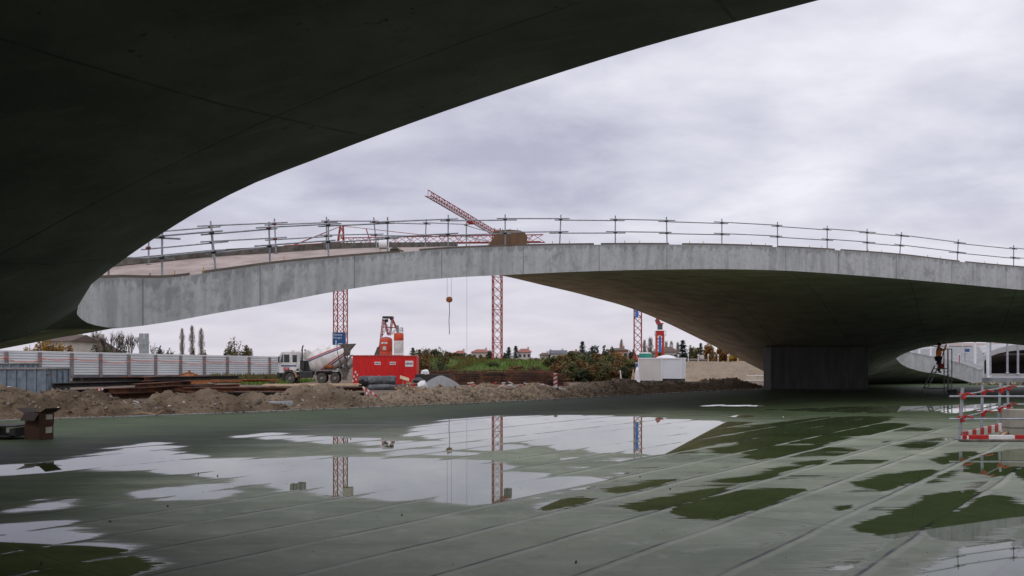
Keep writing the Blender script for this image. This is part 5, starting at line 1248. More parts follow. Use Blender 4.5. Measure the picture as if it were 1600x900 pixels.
heightfield('sand_bank', np.arange(14, 36, .5), np.arange(96, 135, .5), lambda x, y: (x, y, sand_z(x, y)), 'sand')

# grass blades and weeds on the bank
def blades(name, n, fn, h, m, w=.05, kind='stuff'):
    mb = MB()
    for i in range(n):
        p = fn()
        if p is None: continue
        a = random.uniform(0, 3.14); hh = h * random.uniform(.4, 1.2); d = Vector((math.cos(a), math.sin(a), 0)) * w * random.uniform(.5, 1.3); l = Vector((random.uniform(-.35, .35), random.uniform(-.35, .35), 1)) * hh
        mb.add([Vector(p) - d, Vector(p) + d, Vector(p) + l + d * .3, Vector(p) + l - d * .3], [(0, 1, 2, 3)])
    return tag(mb.build(name, m), kind=kind)
def bank_pt():
    y = random.uniform(100, 128); px = random.uniform(672, 1000); x = (px - 800) / F * y; return (x, y, bank_z(x, y) - .05)
blades('bank_grass', 9000, bank_pt, .42, 'leaf_green', .07)
def crest_pt():
    y = random.uniform(112, 122); px = random.choice((random.uniform(660, 1000), random.uniform(655, 760))); x = (px - 800) / F * y; return (x, y, bank_z(x, y) - .05)
blades('tall_weeds', 2600, crest_pt, .62, 'leaf_rust', .035)
def fence_weeds():
    px = random.uniform(330, 470); y = random.uniform(92, 110); return ((px - 800) / F * y, y, GZ)
blades('fence_weeds', 2600, fence_weeds, .75, 'leaf_olive', .06)
blades('verge_grass', 3000, lambda: ((random.uniform(395, 460) - 800) / F * 90, random.uniform(86, 100), GZ), .4, 'leaf_green', .07)

def foliage(mb, c, rx, ry, rz, n, leaf, clumps=14, flat=0.0, rnd=random):
    """leaf sized faces gathered in uneven clumps inside an ellipsoid"""
    cl = []
    for k in range(clumps):
        while True:
            v = Vector((rnd.uniform(-1, 1), rnd.uniform(-1, 1), rnd.uniform(-1, 1)))
            if v.length < 1: break
        v *= .80; cl.append((v, rnd.uniform(.22, .42)))
    for i in range(n):
        v, r = cl[rnd.randrange(clumps)]; o = Vector((rnd.gauss(0, 1), rnd.gauss(0, 1), rnd.gauss(0, 1))); o = o.normalized() * r * rnd.uniform(.55, 1.1)
        p = v + o; p = Vector((p.x * rx, p.y * ry, p.z * rz)) + Vector(c); s = leaf * rnd.uniform(.5, 1.3)
        a = Vector((rnd.gauss(0, 1), rnd.gauss(0, 1), rnd.gauss(0, .7))).normalized(); b = a.orthogonal().normalized() if rnd.random() < .5 else a.cross(Vector((rnd.gauss(0, 1), 0, 1))).normalized()
        mb.add([p - a * s, p - b * s * .5, p + a * s, p + b * s * .5], [(0, 1, 2, 3)])
def base_z(x, y):
    px = 800 + x / y * F
    if 100 < y < 165 and 650 < px < 1015: return bank_z(x, y) - .1
    return GZ - min(1.2, max(0, (y - 140) / 150)) - .1
def bush(name, label, px, D, top, w, m, n=900, leaf=.16, group=None, cat='bush', zb=None):
    x = (px - 800) / F * D; zb = base_z(x, D) if zb is None else zb; zt = P(0, top, D).z; Hh = max(.5, zt - zb); t = empty(name, label, cat, (x, D, zb), 0, group)
    rx = w * D / F / 2; mb = MB(); foliage(mb, (0, 0, Hh * .5), rx, rx * .9, Hh * .56, n, leaf, clumps=int(12 + n / 90)); mb.build('foliage', m, t)
    mb = MB()
    for k in range(5): mb.bar((0, 0, 0), (random.uniform(-.6, .6) * rx, random.uniform(-.4, .4) * rx, Hh * random.uniform(.5, .9)), .05, 4, .015)
    mb.build('stem', 'bark', t); return t
def tree(name, label, px, D, top, crown_py, w, m, n=1200, leaf=.22, group=None, shape='round', bark='bark'):
    x = (px - 800) / F * D; zb = base_z(x, D); zt = P(0, top, D).z; Hh = zt - zb; t = empty(name, label, 'tree', (x, D, zb), random.uniform(0, 0.1), group)
    rx = w * D / F / 2; zc0 = P(0, crown_py, D).z - zb; zc0 = zc0 if shape != 'round' else Hh * .08; mb = MB()
    if shape == 'conifer':
        lay = 12
        for k in range(lay):
            f = k / lay; z = zc0 * .5 + (Hh - zc0 * .5) * f; r = 2.0 * rx * (1 - f) ** .9 * (.75 + .5 * (k % 2)) + .05
            for j in range(int(n / lay)):
                a = random.uniform(0, 6.28); rr = r * random.uniform(.3, 1.1); p = Vector((rr * math.cos(a), rr * math.sin(a), z - rr * .25 + random.uniform(0, Hh / lay * .6))); s = leaf * random.uniform(.5, 1.2)
                d = Vector((math.cos(a), math.sin(a), -.25)) * s; q = Vector((-math.sin(a), math.cos(a), 0)) * s * .45; mb.add([p - d, p - q, p + d, p + q], [(0, 1, 2, 3)])
    elif shape == 'poplar':
        for j in range(n):
            f = random.random(); z = Hh * (.12 + .88 * f); r = rx * 1.15 * (min(1, f * 3 + .35)) * (1 if f < .75 else max(.25, 1 - 2.4 * (f - .75) ** 1.2 * 1.4)) * (.8 + .2 * math.sin(f * 23 + px)); a = random.uniform(0, 6.28); rr = r * random.uniform(.15, 1); p = Vector((rr * math.cos(a), rr * math.sin(a), z)); up = Vector((math.cos(a) * .22, math.sin(a) * .22, 1)) * leaf * random.uniform(1, 2.6); q = Vector((-math.sin(a), math.cos(a), 0)) * leaf * .12
            mb.add([p - q, p + q, p + up + q * .3, p + up - q * .3], [(0, 1, 2, 3)])
    else:
        foliage(mb, (0, 0, (zc0 + Hh) / 2), rx, rx, max(.5, (Hh - zc0) / 2 * 1.12), n, leaf, clumps=int(14 + n / 120))
    mb.build('crown', m, t)
    mb = MB(); r0 = max(.09, Hh * .022); mb.bar((0, 0, 0), (0, 0, Hh * .55), r0, 7, r0 * .6); mb.bar((0, 0, Hh * .55), (.05, 0, Hh * .93), r0 * .6, 6, .02)
    if shape == 'round':
        for k in range(7): a = random.uniform(0, 6.28); mb.bar((0, 0, Hh * random.uniform(.3, .6)), (rx * .7 * math.cos(a), rx * .7 * math.sin(a), Hh * random.uniform(.6, .9)), r0 * .4, 5, .02)
    mb.build('trunk', bark, t); return t
def bare_tree(label, px, D, top, w, group, seed, thick=1.0, depth=5, m='bark'):
    rnd = random.Random(seed); x = (px - 800) / F * D; zb = base_z(x, D); Hh = P(0, top, D).z - zb; t = empty('bare_tree', label, 'tree', (x, D, zb), 0, group); trunk = MB(); br = MB(); rx = w * D / F / 2
    def grow(mb, p, d, L_, r, k):
        q = p + d * L_; mb.bar(p, q, r, 4 if k < 3 else 3, r * .7)
        if k >= depth: return
        for j in range(3 if k < 3 else 3):
            e_ = (d + Vector((rnd.gauss(0, .42) * rx / Hh * 2.2, rnd.gauss(0, .42) * rx / Hh * 2.2, rnd.uniform(0, .25)))).normalized()
            grow(br, p.lerp(q, rnd.uniform(.55, 1)), e_, L_ * rnd.uniform(.62, .82), max(r * .55, .018), k + 1)
    grow(trunk, Vector((0, 0, 0)), Vector((rnd.uniform(-.06, .06), 0, 1)).normalized(), Hh * .34, .13 * thick, 0)
    trunk.build('trunk', m, t); br.build('crown', m, t); return t

# bushes on the bank
gb = 'bushes along the grassy bank'
ORD = ['leftmost', 'second', 'third', 'fourth', 'fifth', 'sixth', 'seventh', 'eighth', 'ninth', 'tenth', 'eleventh', 'twelfth', 'thirteenth', 'fourteenth', 'fifteenth', 'sixteenth', 'seventeenth', 'eighteenth', 'nineteenth', 'twentieth', 'twenty-first', 'twenty-second', 'rightmost']
def ordinal(lst, i):
    r = sorted(range(len(lst)), key=lambda k: (lst[k][0], k)).index(i); return 'rightmost' if r == len(lst) - 1 else ORD[r]
TINT = {'leaf_olive': 'olive', 'leaf_rust': 'rusty', 'leaf_dark': 'dark green'}
L_left = [(652, 118, 547, 26), (664, 112, 545, 30), (676, 122, 544, 30), (690, 113, 545, 30), (703, 121, 549, 28), (718, 125, 552, 24), (735, 128, 554, 22), (664, 106, 556, 34), (684, 104, 562, 30)]
for i, (px, D, top, w) in enumerate(L_left):
    m3 = ['leaf_olive', 'leaf_rust', 'leaf_dark'][i % 3]; bush('bush', TINT[m3] + ' bush right of the red containers, ' + ordinal(L_left, i) + ' from the left in its clump', px, D, top, w, m3, 1100, .14, gb)
L_mid = [(752, 128, 556, 20), (790, 122, 560, 26), (812, 118, 561, 30), (835, 121, 559, 28), (770, 110, 566, 24), (806, 106, 570, 34), (838, 106, 572, 30)]
for i, (px, D, top, w) in enumerate(L_mid):
    m3 = ['leaf_olive', 'leaf_dark', 'leaf_rust'][i % 3]; bush('bush', 'low ' + TINT[m3] + ' bush on the middle grass bank, ' + ordinal(L_mid, i) + ' counting from the left', px, D, top, w, m3, 700, .13, gb)
L_th = [(862, 110, 558, 34), (880, 106, 555, 34), (897, 112, 550, 34), (915, 106, 552, 36), (932, 110, 551, 34), (950, 105, 552, 34), (966, 112, 552, 32), (982, 104, 556, 30), (995, 107, 560, 22), (870, 99, 570, 30), (895, 98, 567, 34), (922, 97, 566, 36), (948, 97, 568, 34), (975, 97, 570, 30), (905, 102, 560, 36), (938, 101, 560, 36), (962, 102, 561, 34), (885, 102, 562, 34), (912, 96.5, 577, 30), (985, 97, 575, 22), (938, 96.5, 577, 28), (962, 96.5, 577, 26), (887, 96.5, 577, 26)]
for i, (px, D, top, w) in enumerate(L_th):
    m3 = ['leaf_olive', 'leaf_rust', 'leaf_olive', 'leaf_dark', 'leaf_rust'][i % 5]; bush('bush', TINT[m3] + ' bush in the thicket left of the white cabin, ' + ordinal(L_th, i) + ' from the left', px, D, top, w, m3, 1300, .14, gb)

# trees on the skyline
for px, D, top, cr, w, sh, m, lab in [
    (645, 260, 543, 552, 9, 'conifer', 'conifer', 'small dark fir peeking over the bushes right of the red containers'),
    (656, 270, 546, 553, 6, 'conifer', 'conifer', 'tiny dark fir, second over the bushes right of the red containers'),
    (795, 240, 542, 555, 10, 'conifer', 'conifer', 'dark fir between the tallest crane mast and the red roofed house, left of two'),
    (806, 240, 540, 555, 9, 'conifer', 'conifer', 'dark fir just left of the red roofed house, right of two'),
    (765, 250, 549, 556, 13, 'round', 'leaf_dark', 'small round dark tree left of the tallest crane mast'),
    (788, 250, 550, 556, 12, 'round', 'leaf_dark', 'small round dark tree right of the tallest crane mast'),
    (910, 200, 533, 552, 12, 'conifer', 'conifer', 'ragged dark fir standing left of a broad dark tree on the skyline'),
    (925, 200, 535, 546, 24, 'round', 'conifer', 'broad dark round tree on the skyline above the thicket'),
    (946, 230, 541, 550, 14, 'round', 'leaf_dark', 'dark tree left of the orange house'),
    (958, 230, 541, 549, 12, 'round', 'leaf_dark', 'dark tree behind the left end of the orange house'),
    (988, 230, 542, 550, 13, 'round', 'conifer', 'dark tree between the orange house and the crane with the blue banner'),
    (971, 260, 534, 552, 7, 'poplar', 'twig_grey', 'grey bare poplar behind the orange house'),
    (1007, 250, 535, 552, 7, 'poplar', 'twig_grey', 'narrow grey poplar above the green tank'),
    (1016, 250, 531, 552, 11, 'poplar', 'twig_grey', 'wide grey poplar left of the short crane'),
    (1041, 300, 536, 552, 8, 'poplar', 'twig_grey', 'small grey poplar behind the brown roofed house, left one'),
    (1049, 300, 536, 552, 8, 'poplar', 'twig_grey', 'small grey poplar behind the brown roofed house, right one'),
    (1059, 300, 538, 552, 8, 'poplar', 'twig_grey', 'small grey poplar between brown roofed house and tall fir'),
    (1067, 210, 531, 552, 15, 'conifer', 'conifer', 'tall dark fir right of the brown roofed house'),
    (1077, 260, 541, 553, 14, 'round', 'leaf_dark', 'dark tree right of the tall fir'),
    (1095, 250, 536, 548, 8, 'conifer', 'conifer', 'dark fir top rising behind the autumn trees'),
    (1088, 180, 543, 555, 20, 'round', 'leaf_olive', 'olive autumn tree at the left of the orange trees above the sand bank'),
    (1108, 175, 536, 555, 28, 'round', 'leaf_orange', 'tallest orange autumn tree above the sand bank'),
    (1128, 170, 543, 557, 22, 'round', 'leaf_orange', 'orange autumn tree right of the tallest one'),
    (1144, 165, 550, 560, 20, 'round', 'leaf_yellow', 'yellow autumn tree above the sand bank'),
    (1158, 160, 557, 564, 18, 'round', 'leaf_yellow', 'low yellow tree next to the soffit edge above the sand bank'),
    (1030, 200, 549, 556, 20, 'round', 'leaf_dark', 'dark bush like tree behind the short crane'),
    (965, 205, 549, 557, 18, 'round', 'leaf_yellow', 'low yellowish tree before the orange house'),
    (860, 330, 548, 556, 8, 'round', 'leaf_dark', 'tiny dark tree left of the grey roofed house'),
    (900, 320, 549, 556, 22, 'round', 'leaf_dark', 'small dark tree right of the grey roofed house')]:
    tree({'conifer': 'fir_tree', 'poplar': 'poplar_tree'}.get(sh, 'broadleaf_tree'), lab, px, D, top, cr, w, m, 1100 if w > 12 else 700, {'conifer': .5, 'poplar': .45}.get(sh, .32), 'trees on the skyline beyond the bank', sh)
for i, (px, top, w) in enumerate([(284.5, 516, 9), (300, 512, 10), (314.5, 516, 11)]):
    tree('poplar_tree', ['leftmost of the three slim bare poplars behind the barrier fence', 'middle and tallest of the three slim bare poplars behind the barrier fence', 'rightmost of the three slim bare poplars behind the barrier fence'][i], px, 190, top, 553, w, 'twig_grey', 1100, .30, 'three poplars behind the fence', 'poplar', 'bark_light')
for px, top, w, m, lab in [(366, 531, 34, 'leaf_olive', 'bushy olive green tree behind the fence, right of the poplars'), (384, 540, 24, 'leaf_olive', 'smaller bushy tree touching the right side of the olive green tree'), (392, 548, 20, 'leaf_dark', 'low dark shrub behind the fence right of the bushy olive trees'),
                           (248, 540, 16, 'leaf_dark', 'dark low tree behind the fence right of the back of the grey sign'), (263, 545, 16, 'leaf_dark', 'dark low tree, second to the right of the grey sign back'), (352, 544, 10, 'leaf_dark', 'small dark shrub left of the bushy olive green tree'),
                           (318, 549, 12, 'leaf_rust', 'small rusty bush at the foot of the rightmost poplar'), (302, 549, 10, 'leaf_rust', 'small rusty bush at the foot of the middle poplar'), (446, 551, 14, 'leaf_dark', 'dark low tree behind the fence just above the truck cab')]:
    tree('broadleaf_tree', lab, px, 165, top, 553, w, m, 1500 if w > 20 else 600, .2)
L_b = [(122, 519, 30), (138, 514, 34), (150, 517, 30), (163, 510, 34), (176, 514, 34), (190, 511, 36), (205, 513, 34), (222, 521, 28)]
for i, (px, top, w) in enumerate(L_b):
    bare_tree('bare dark tree in the grove behind the fence, ' + ordinal(L_b, i) + ' of the row', px, 145 + 6 * (i % 3), top, w, 'bare trees in the grove left of the grey sign back', i + 3, 1.25)
for i, (px, top) in enumerate([(240, 533), (252, 535), (263, 540), (128, 535)]):
    bare_tree(['thin bare tree directly right of the grey sign back', 'second thin bare tree right of the grey sign back', 'third and lowest thin bare tree right of the grey sign back', 'thin low bare tree at the left of the bare grove'][i], px, 160, top, 22, 'thin bare trees near the sign back', i + 40, .7, 4)
for i, (px, top, w, m) in enumerate([(46, 534, 26, 'leaf_yellow'), (62, 530, 26, 'leaf_yellow'), (78, 529, 24, 'leaf_yellow'), (93, 536, 20, 'leaf_yellow'), (108, 541, 20, 'leaf_orange')]):
    tree('yellow_bush', ['leftmost', 'second', 'middle', 'fourth', 'rightmost, more orange'][i] + ' of the autumn bushes before the gabled house behind the fence', px, 118, top, 552, w, m, 1300, .16, 'yellow bushes before the gabled house')
for i, (px, top, w) in enumerate([(195, 537, 24), (172, 540, 26), (150, 538, 26)]):
    tree('dark_bush', ['right', 'middle', 'left'][i] + ' one of the dark evergreen bushes below the bare grove behind the fence', px, 140, top, 553, w, 'leaf_dark', 800, .18, 'dark undergrowth below the bare grove')
# back of a road sign beyond the fence
D = 125; c = PX(225, D, -.2); t = empty('road_sign', 'grey back of a tall two panel road sign behind the fence', 'road sign', c); zt = P(0, 521, D).z + .2
for x in (-.36, .36): MB().box((x, 0, zt - 1.6), (.64, .08, 3.2)).build('panel', 'roof_grey' if False else mat('sign_back', (.33, .36, .36), .5, (.27, .3, .3), 1), t)
for x in (-.3, .3): MB().bar((x, .1, 0), (x, .1, zt), .07, 8).build('post', 'grey_metal', t)
MB().box((0, -.05, zt - 1.6), (1.4, .05, .08)).build('brace', 'grey_metal', t)

# houses
def house(label, px0, px1, ridge, eave, D, wall, roof, dep=8, hip=True, zb=None, gable=False, nw=3, rz=0.0):
    zb = -1.4 if zb is None else zb + .81; a = PX(px0, D, zb); W = (px1 - px0) * D / F; he = P(0, eave, D).z - zb; hr = P(0, ridge, D).z - zb; t = empty('house', label, 'house', (a.x + W / 2, D, zb), rz, None)
    MB().span((-W / 2 + .3, .3, 0), (W / 2 - .3, dep - .3, he)).build('wall', wall, t)
    o_ = .25; ins = min(W * .33, dep * .45) if hip else 0.0
    if gable:
        mb = MB(); mb.prism([(-W / 2 - .3, he), (0, hr), (W / 2 + .3, he)], -.1, dep + .2); rf = mb.build('roof', roof, t); MB().prism([(-W / 2 + .5, he - .02), (0, hr - .5), (W / 2 - .5, he - .02)], -.14, -.105).build('gable_wall', wall, t)
    else:
        z0, x0 = he, W / 2 + o_; vs = [(-x0, -o_, z0), (x0, -o_, z0), (x0, dep + o_, z0), (-x0, dep + o_, z0), (-x0 + ins, dep / 2, hr), (x0 - ins, dep / 2, hr)]
        mb = MB(); mb.add(vs, [(0, 1, 5, 4), (1, 2, 5), (2, 3, 4, 5), (3, 0, 4), (0, 3, 2, 1)]); rf = mb.build('roof', roof, t)
    MB().span((W * .2, dep * .5, (he + hr) / 2), (W * .2 + .7, dep * .5 + .7, hr + .6)).build('chimney', wall, rf)
    for k in range(nw):
        x = -W / 2 + W * (k + .7) / (nw + .4); w_ = MB().span((x - .5, .24, he - 1.9), (x + .5, .32, he - .6)).build('window', 'clean_white', t); MB().span((x - .42, .22, he - 1.8), (x + .42, .26, he - .7)).build('pane', 'window_dark', w_)
    return t
house('low red roofed house, only its roof showing, farthest left above the bank', 709, 727, 547.5, 553, 300, 'plaster', 'roof_red', nw=2)
house('pale red roofed house just left of the crane mast on the bank', 735, 767, 545.5, 550.5, 300, 'plaster', 'roof_red')
house('pale house with a red hipped roof right of the two dark firs', 808, 831, 544.5, 550, 300, 'plaster', 'roof_red', nw=3)
house('long grey roofed house on the skyline above the bank', 860, 886, 547, 552.5, 320, 'plaster', 'roof_grey', hip=False)
house('reddish brown roofed low house right of the grey roofed one', 886, 906, 548, 552, 330, 'plaster_orange', 'roof_brown', nw=2)
house('low house with a brown roof left of the grey roofed one', 843, 860, 551, 555, 330, 'plaster', 'roof_brown', nw=2)
house('orange walled house with a flat brown roof above the thicket', 953, 984, 543.5, 547.5, 240, 'plaster_orange', 'roof_brown', zb=-2)
house('small dark roofed building between the third crane and the green tank', 1014, 1030, 548.5, 552, 250, 'plaster', 'roof_brown', nw=2)
house('pale house with a steep brown hipped roof right of the short crane', 1038, 1060, 541.5, 549.5, 230, 'plaster', 'roof_brown', dep=10, zb=-2)
house('long low dark roofed building at the foot of the autumn trees', 1080, 1108, 560, 562.5, 150, 'plaster', 'roof_brown', nw=4, zb=-1.2, dep=6)
house('pale gabled house with a dark window behind the yellow bushes at far left', 60, 108, 522, 533, 135, 'plaster', 'roof_brown', dep=10, zb=-1.2, nw=2, hip=False)
house('brown tiled steep house roof behind the fence left of the bare grove', 96, 142, 526, 551, 150, 'plaster', 'roof_brown', dep=12, zb=-1.2, nw=2, hip=True)
house('tiny house with a brown roof behind the fence above the truck cab', 437, 452, 552, 555, 190, 'plaster', 'roof_red', zb=-2, nw=2)
# far low hills of trees: one mass on the horizon
mb = MB()
for i in range(420):
    px = random.choice((random.uniform(640, 1170), random.uniform(900, 1170), random.uniform(230, 440))); D = random.uniform(340, 520); x = (px - 800) / F * D; r = random.uniform(2.5, 5)
    foliage(mb, (x, D, -2.2 + r * .6 + (random.uniform(0, 2.6) if px > 900 else 0)), r * 1.5, r, r * .8, 34, .9, 6)
tag(mb.build('distant_wood', 'leaf_dark'), kind='stuff')
mb = MB()
g7 = 'row of small white topped posts'
for i in range(7):
    px = 1060 + i * 15.5; D = 140; c = PX(px, D, 1.3); o = MB().bar((0, 0, 0), (0, 0, P(0, 555.5, D).z - 1.3), .06, 5).lathe([(.15, P(0, 555.5, D).z - 1.3), (.1, P(0, 554.9, D).z - 1.3 + .1)], 8).build('lamp_post', 'clean_white', loc=c)
    tag(o, 'small white topped post above the sand bank, ' + ['leftmost', 'second', 'third', 'fourth', 'fifth', 'sixth', 'rightmost'][i] + ' of the row', 'post', g7)

# ================================================================ SECOND PATIO (far right)
def px_edge(p4, px, D, yb, yt): return
fs_ = empty('far_shell', 'distant second concrete shell arch with a pale rim, seen through the opening at far right', 'building')
ring = [(1531, 577, 572), (1533, 570, 563), (1540, 562, 554), (1552, 555, 547), (1570, 550, 541.5), (1600, 546.5, 537), (1660, 543, 533), (1740, 543, 533)]
rl = []
for px, yb, yt in ring:
    D = 125 + (px - 1531) * .02; b = P(px, yb, D); tp = P(px, yt, D); rl.append((b.x, b.y, b.z, tp.z))
rs = spline(rl, .8)
mb = MB(); m_ = len(rs); vs = []
for q in rs: vs += [(q[0], q[1], q[2]), (q[0], q[1], q[3]), (q[0], q[1] + 12, q[3] - .1), (q[0], q[1] + 12, max(.3, q[2] - 2.2))]
fs = []
for i in range(m_ - 1):
    for j in range(4): fs.append((4 * i + j, 4 * i + 4 + j, 4 * i + 4 + (j + 1) % 4, 4 * i + (j + 1) % 4))
fs += [(0, 1, 2, 3), (4 * m_ - 1, 4 * m_ - 2, 4 * m_ - 3, 4 * m_ - 4)]
mb.add(vs, fs); mat('far_concrete', (0.46, 0.46, 0.46), .85, (.36, .36, .36), .6, stretch=(1, 1, .3)); mb.build('arch_rim', 'far_concrete', fs_)
# dark hollow under the arch: its floor curb and back wall
mb = MB(); a = P(1525, 590, 119.5); mb.span((a.x - .2, 119.5, -.02), (a.x + 21, 120.2, .5)); mb.build('curb', 'far_concrete', fs_)
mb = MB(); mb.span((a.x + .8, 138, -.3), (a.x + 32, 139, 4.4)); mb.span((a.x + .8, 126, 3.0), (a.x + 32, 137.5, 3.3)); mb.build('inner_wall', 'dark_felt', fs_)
pr = [(1395, 78)]; c = P(1480, 541, 149)
w_ = empty('parapet_wall', 'long pale pinkish parapet wall on the horizon in the far right opening', 'wall', (P(1440, 0, 149).x, 149, 0)); 
MB().span((0, 0, 0), (39, .4, P(0, 535.8, 149).z)).build('wall', mat('pink_wall', (.68, .58, .55), .8, (.6, .5, .47), .4), w_); MB().span((0, -.1, P(0, 541.5, 149).z), (39, -.003, P(0, 540.3, 149).z)).build('ledge', 'grey_metal', w_); MB().span((0, -.14, -.2), (39, -.01, P(0, 542.3, 149).z)).build('lower_wall', 'far_concrete', w_)
# low curb slab before the arch
o = MB().span((0, 0, 0), (18, 8, P(0, 590.5, 95).z + .3)).build('concrete_plinth', 'pier_light' if 'pier_light' in MATS else mat('pier_light', (.27, .27, .285), .8, (.2, .2, .21), 1), loc=(PX(1529.5, 95).x, 95, -.3)); tag(o, 'low long grey concrete plinth below the white columns at far right', 'plinth')
mb = MB()
for i in range(260): p = (random.uniform(0, 13), random.uniform(-.7, .7), random.uniform(-.05, .15)); mb.cur = random.choice((0, 0, 1, 2)); rock(mb, p, random.uniform(.05, .16))
o = mb.build('rubble_strip', ['earth', 'stone', 'pale_timber'], loc=(PX(1516, 85.5).x, 85.5, 0)); tag(o, kind='stuff')
gcol = 'white columns in the far right opening'
for px, D, y0, y1, w, lab in ((1523.5, 66, 534.5, 590, 2.8, 'leftmost tall white column in the far right opening'), (1543.5, 63.5, 534.5, 590, 3.4, 'thickest white column, standing on a small foot in the far right opening'), (1547.5, 68, 536, 588, 2, 'grey column just behind the thickest white one'),
                         (1574, 80, 537, 583, 2.3, 'slim column in front of the dark arch, left of two'), (1590.5, 80, 539, 584, 2.3, 'slim column in front of the dark arch, right of two'), (1504, 95, 534, 545, 1.6, 'short far post above the pale parapet'), (1481, 90, 536, 546, 1.8, 'short far post left of the others above the parapet')):
    D *= K; b = P(px, y1, D); tp = P(px, y0 - 3, D); c = empty('support_column', lab, 'column', b, 0, gcol); r = w * D / F / 2
    MB().box((0, 0, (tp.z - b.z) / 2), (2 * r, 2 * r, tp.z - b.z)).build('shaft', 'clean_white' if px < 1546 else 'galvanised_light', c); MB().box((0, 0, .05), (2.8 * r, 2.8 * r, .1)).build('foot', 'clean_white', c)
D = 66
bs = [P(px, 553 + (px - 1424) * .18, 94.5) for px in (1424, 1436, 1454)]
t = empty('white_railing', 'short white railing on the low shell deck left of the worker', 'railing', bs[0]); o0 = Vector(bs[0])
for b, hh in zip(bs, (.65, .85, 1.15)): MB().box(b - o0 + Vector((0, 0, hh / 2 - .1)), (.2, .12, hh + .2)).build('post', 'clean_white', t)
MB().bar(bs[0] - o0 + Vector((0, 0, .5)), bs[2] - o0 + Vector((.4, 0, 1.0)), .06, 5).build('rail', 'clean_white', t)
b = P(1511, 557, 98); t = empty('blue_notice', 'small blue notice on a post on the low shell deck', 'notice', b); t.scale = (K, K, K); MB().box((0, 0, .45), (.34, .05, .22)).build('board', 'blue_sign', t); MB().bar((-.15, 0, -.4), (-.15, 0, .6), .03, 5).build('post', 'grey_metal', t)
b = P(1499, 568, 90); t = empty('red_white_rod', 'thin red and white measuring rod on the edge of the low shell', 'rod', b); t.scale = (K, K, K); MB().bar((0, 0, 0), (.02, 0, .62), .03, 5).build('rod', 'red_paint', t); MB().box((0, 0, .62), (.16, .05, .1)).build('head', 'clean_white', t)

# ================================================================ STEP LADDER PLATFORM AND WORKER
D = 42.8 * K; b = PX(1466, D, 0); t = empty('ladder_platform', 'tall aluminium step ladder platform on small wheels, under the shell at right', 'ladder', b)
def lp(px, py, dy=0): p = P(px, py, D) - b; return Vector((p.x, p.y + dy, p.z))
for dy in (-.3, .3):
    mb = MB(); mb.bar(lp(1442, 614.5, dy), lp(1464, 571, dy), .042, 6); mb.build('stile', 'grey_metal', t)
    mb = MB(); mb.bar(lp(1478.5, 614, dy), lp(1478, 545, dy), .038, 6); mb.bar(lp(1484, 614, dy), lp(1484, 546, dy), .034, 6); mb.build('post', 'grey_metal', t)
    MB().bar(lp(1470, 545.5, dy), lp(1484.5, 545.5, dy), .03, 6).bar(lp(1466, 570, dy), lp(1472, 546, dy), .03, 6).build('handrail', 'muddy_metal', t)
mb = MB()
for k in range(7): f_ = (k + .5) / 7; p = lp(1442, 614.5).lerp(lp(1464, 573), f_); mb.box(p, (.16, .6, .05))
mb.build('tread', 'grey_metal', t)
mb = MB()
for k in range(6): f_ = (k + .5) / 6; p = lp(1478.5, 614).lerp(lp(1478, 578), f_); mb.bar(p + Vector((0, -.3, 0)), p + Vector((0, .3, 0)), .02, 5); mb.bar(p + Vector((0, -.3, 0)), p + Vector((.17, -.3, .1)), .02, 4)
mb.build('rung', 'grey_metal', t)
MB().box((lp(1462, 576) + lp(1480, 576)) / 2 + Vector((0, 0, .0)), (.56, .62, .06)).build('platform', 'muddy_metal', t)
mb = MB()
for dy in (-.3, .3): mb.bar(lp(1446, 607, dy), lp(1480, 607, dy), .025, 5)
mb.build('base_bar', 'muddy_metal', t)
for px in (1481, 1488):
    MB().lathe([(.05, -.05), (.16, -.045), (.16, .045), (.05, .05)], 14, Matrix.Translation(lp(px, 611.4, -.36)) @ Matrix.Rotation(R(90), 4, 'X')).build('wheel', 'black_rubber', t)

def skinned(name, verts, edges, radii, m, parent, root=0, sub=2):
    me = bpy.data.meshes.new(name); me.from_pydata(verts, edges, []); me.materials.append(MATS[m]); o = bpy.data.objects.new(name, me); COL.objects.link(o); o.parent = parent
    o.modifiers.new('skin', 'SKIN'); sv_ = me.skin_vertices[0].data
    for i, r in enumerate(radii): sv_[i].radius = (r, r) if not isinstance(r, tuple) else r
    sv_[root].use_root = True; o.modifiers['skin'].use_smooth_shade = True
    o.modifiers.new('sub', 'SUBSURF').levels = sub; o.modifiers['sub'].render_levels = sub; return o
feet = P(1466, 582.5, D) + Vector((-.02, -.05, 0))
wk = empty('person', 'worker in an orange jacket and dark trousers working overhead from the ladder platform', 'person', feet); wk.scale = (1.2, 1.2, 1.2)
J = {'pel': (0, 0, .90), 'waist': (.02, 0, 1.05), 'chest': (.05, 0, 1.27), 'neck': (.05, 0, 1.45), 'head': (.04, -.01, 1.60), 'top': (.04, 0, 1.70),
     'shL': (.05, -.17, 1.40), 'elL': (.22, -.24, 1.32), 'wrL': (.36, -.16, 1.52), 'haL': (.38, -.14, 1.60), 'shR': (.05, .17, 1.40), 'elR': (.16, .26, 1.56), 'wrR': (.24, .18, 1.80), 'haR': (.25, .17, 1.88),
     'hiL': (0, -.09, .86), 'knL': (.05, -.11, .47), 'anL': (-.02, -.11, .08), 'toL': (.13, -.12, .03), 'hiR': (0, .09, .86), 'knR': (.08, .12, .48), 'anR': (.06, .12, .08), 'toR': (.21, .13, .03)}
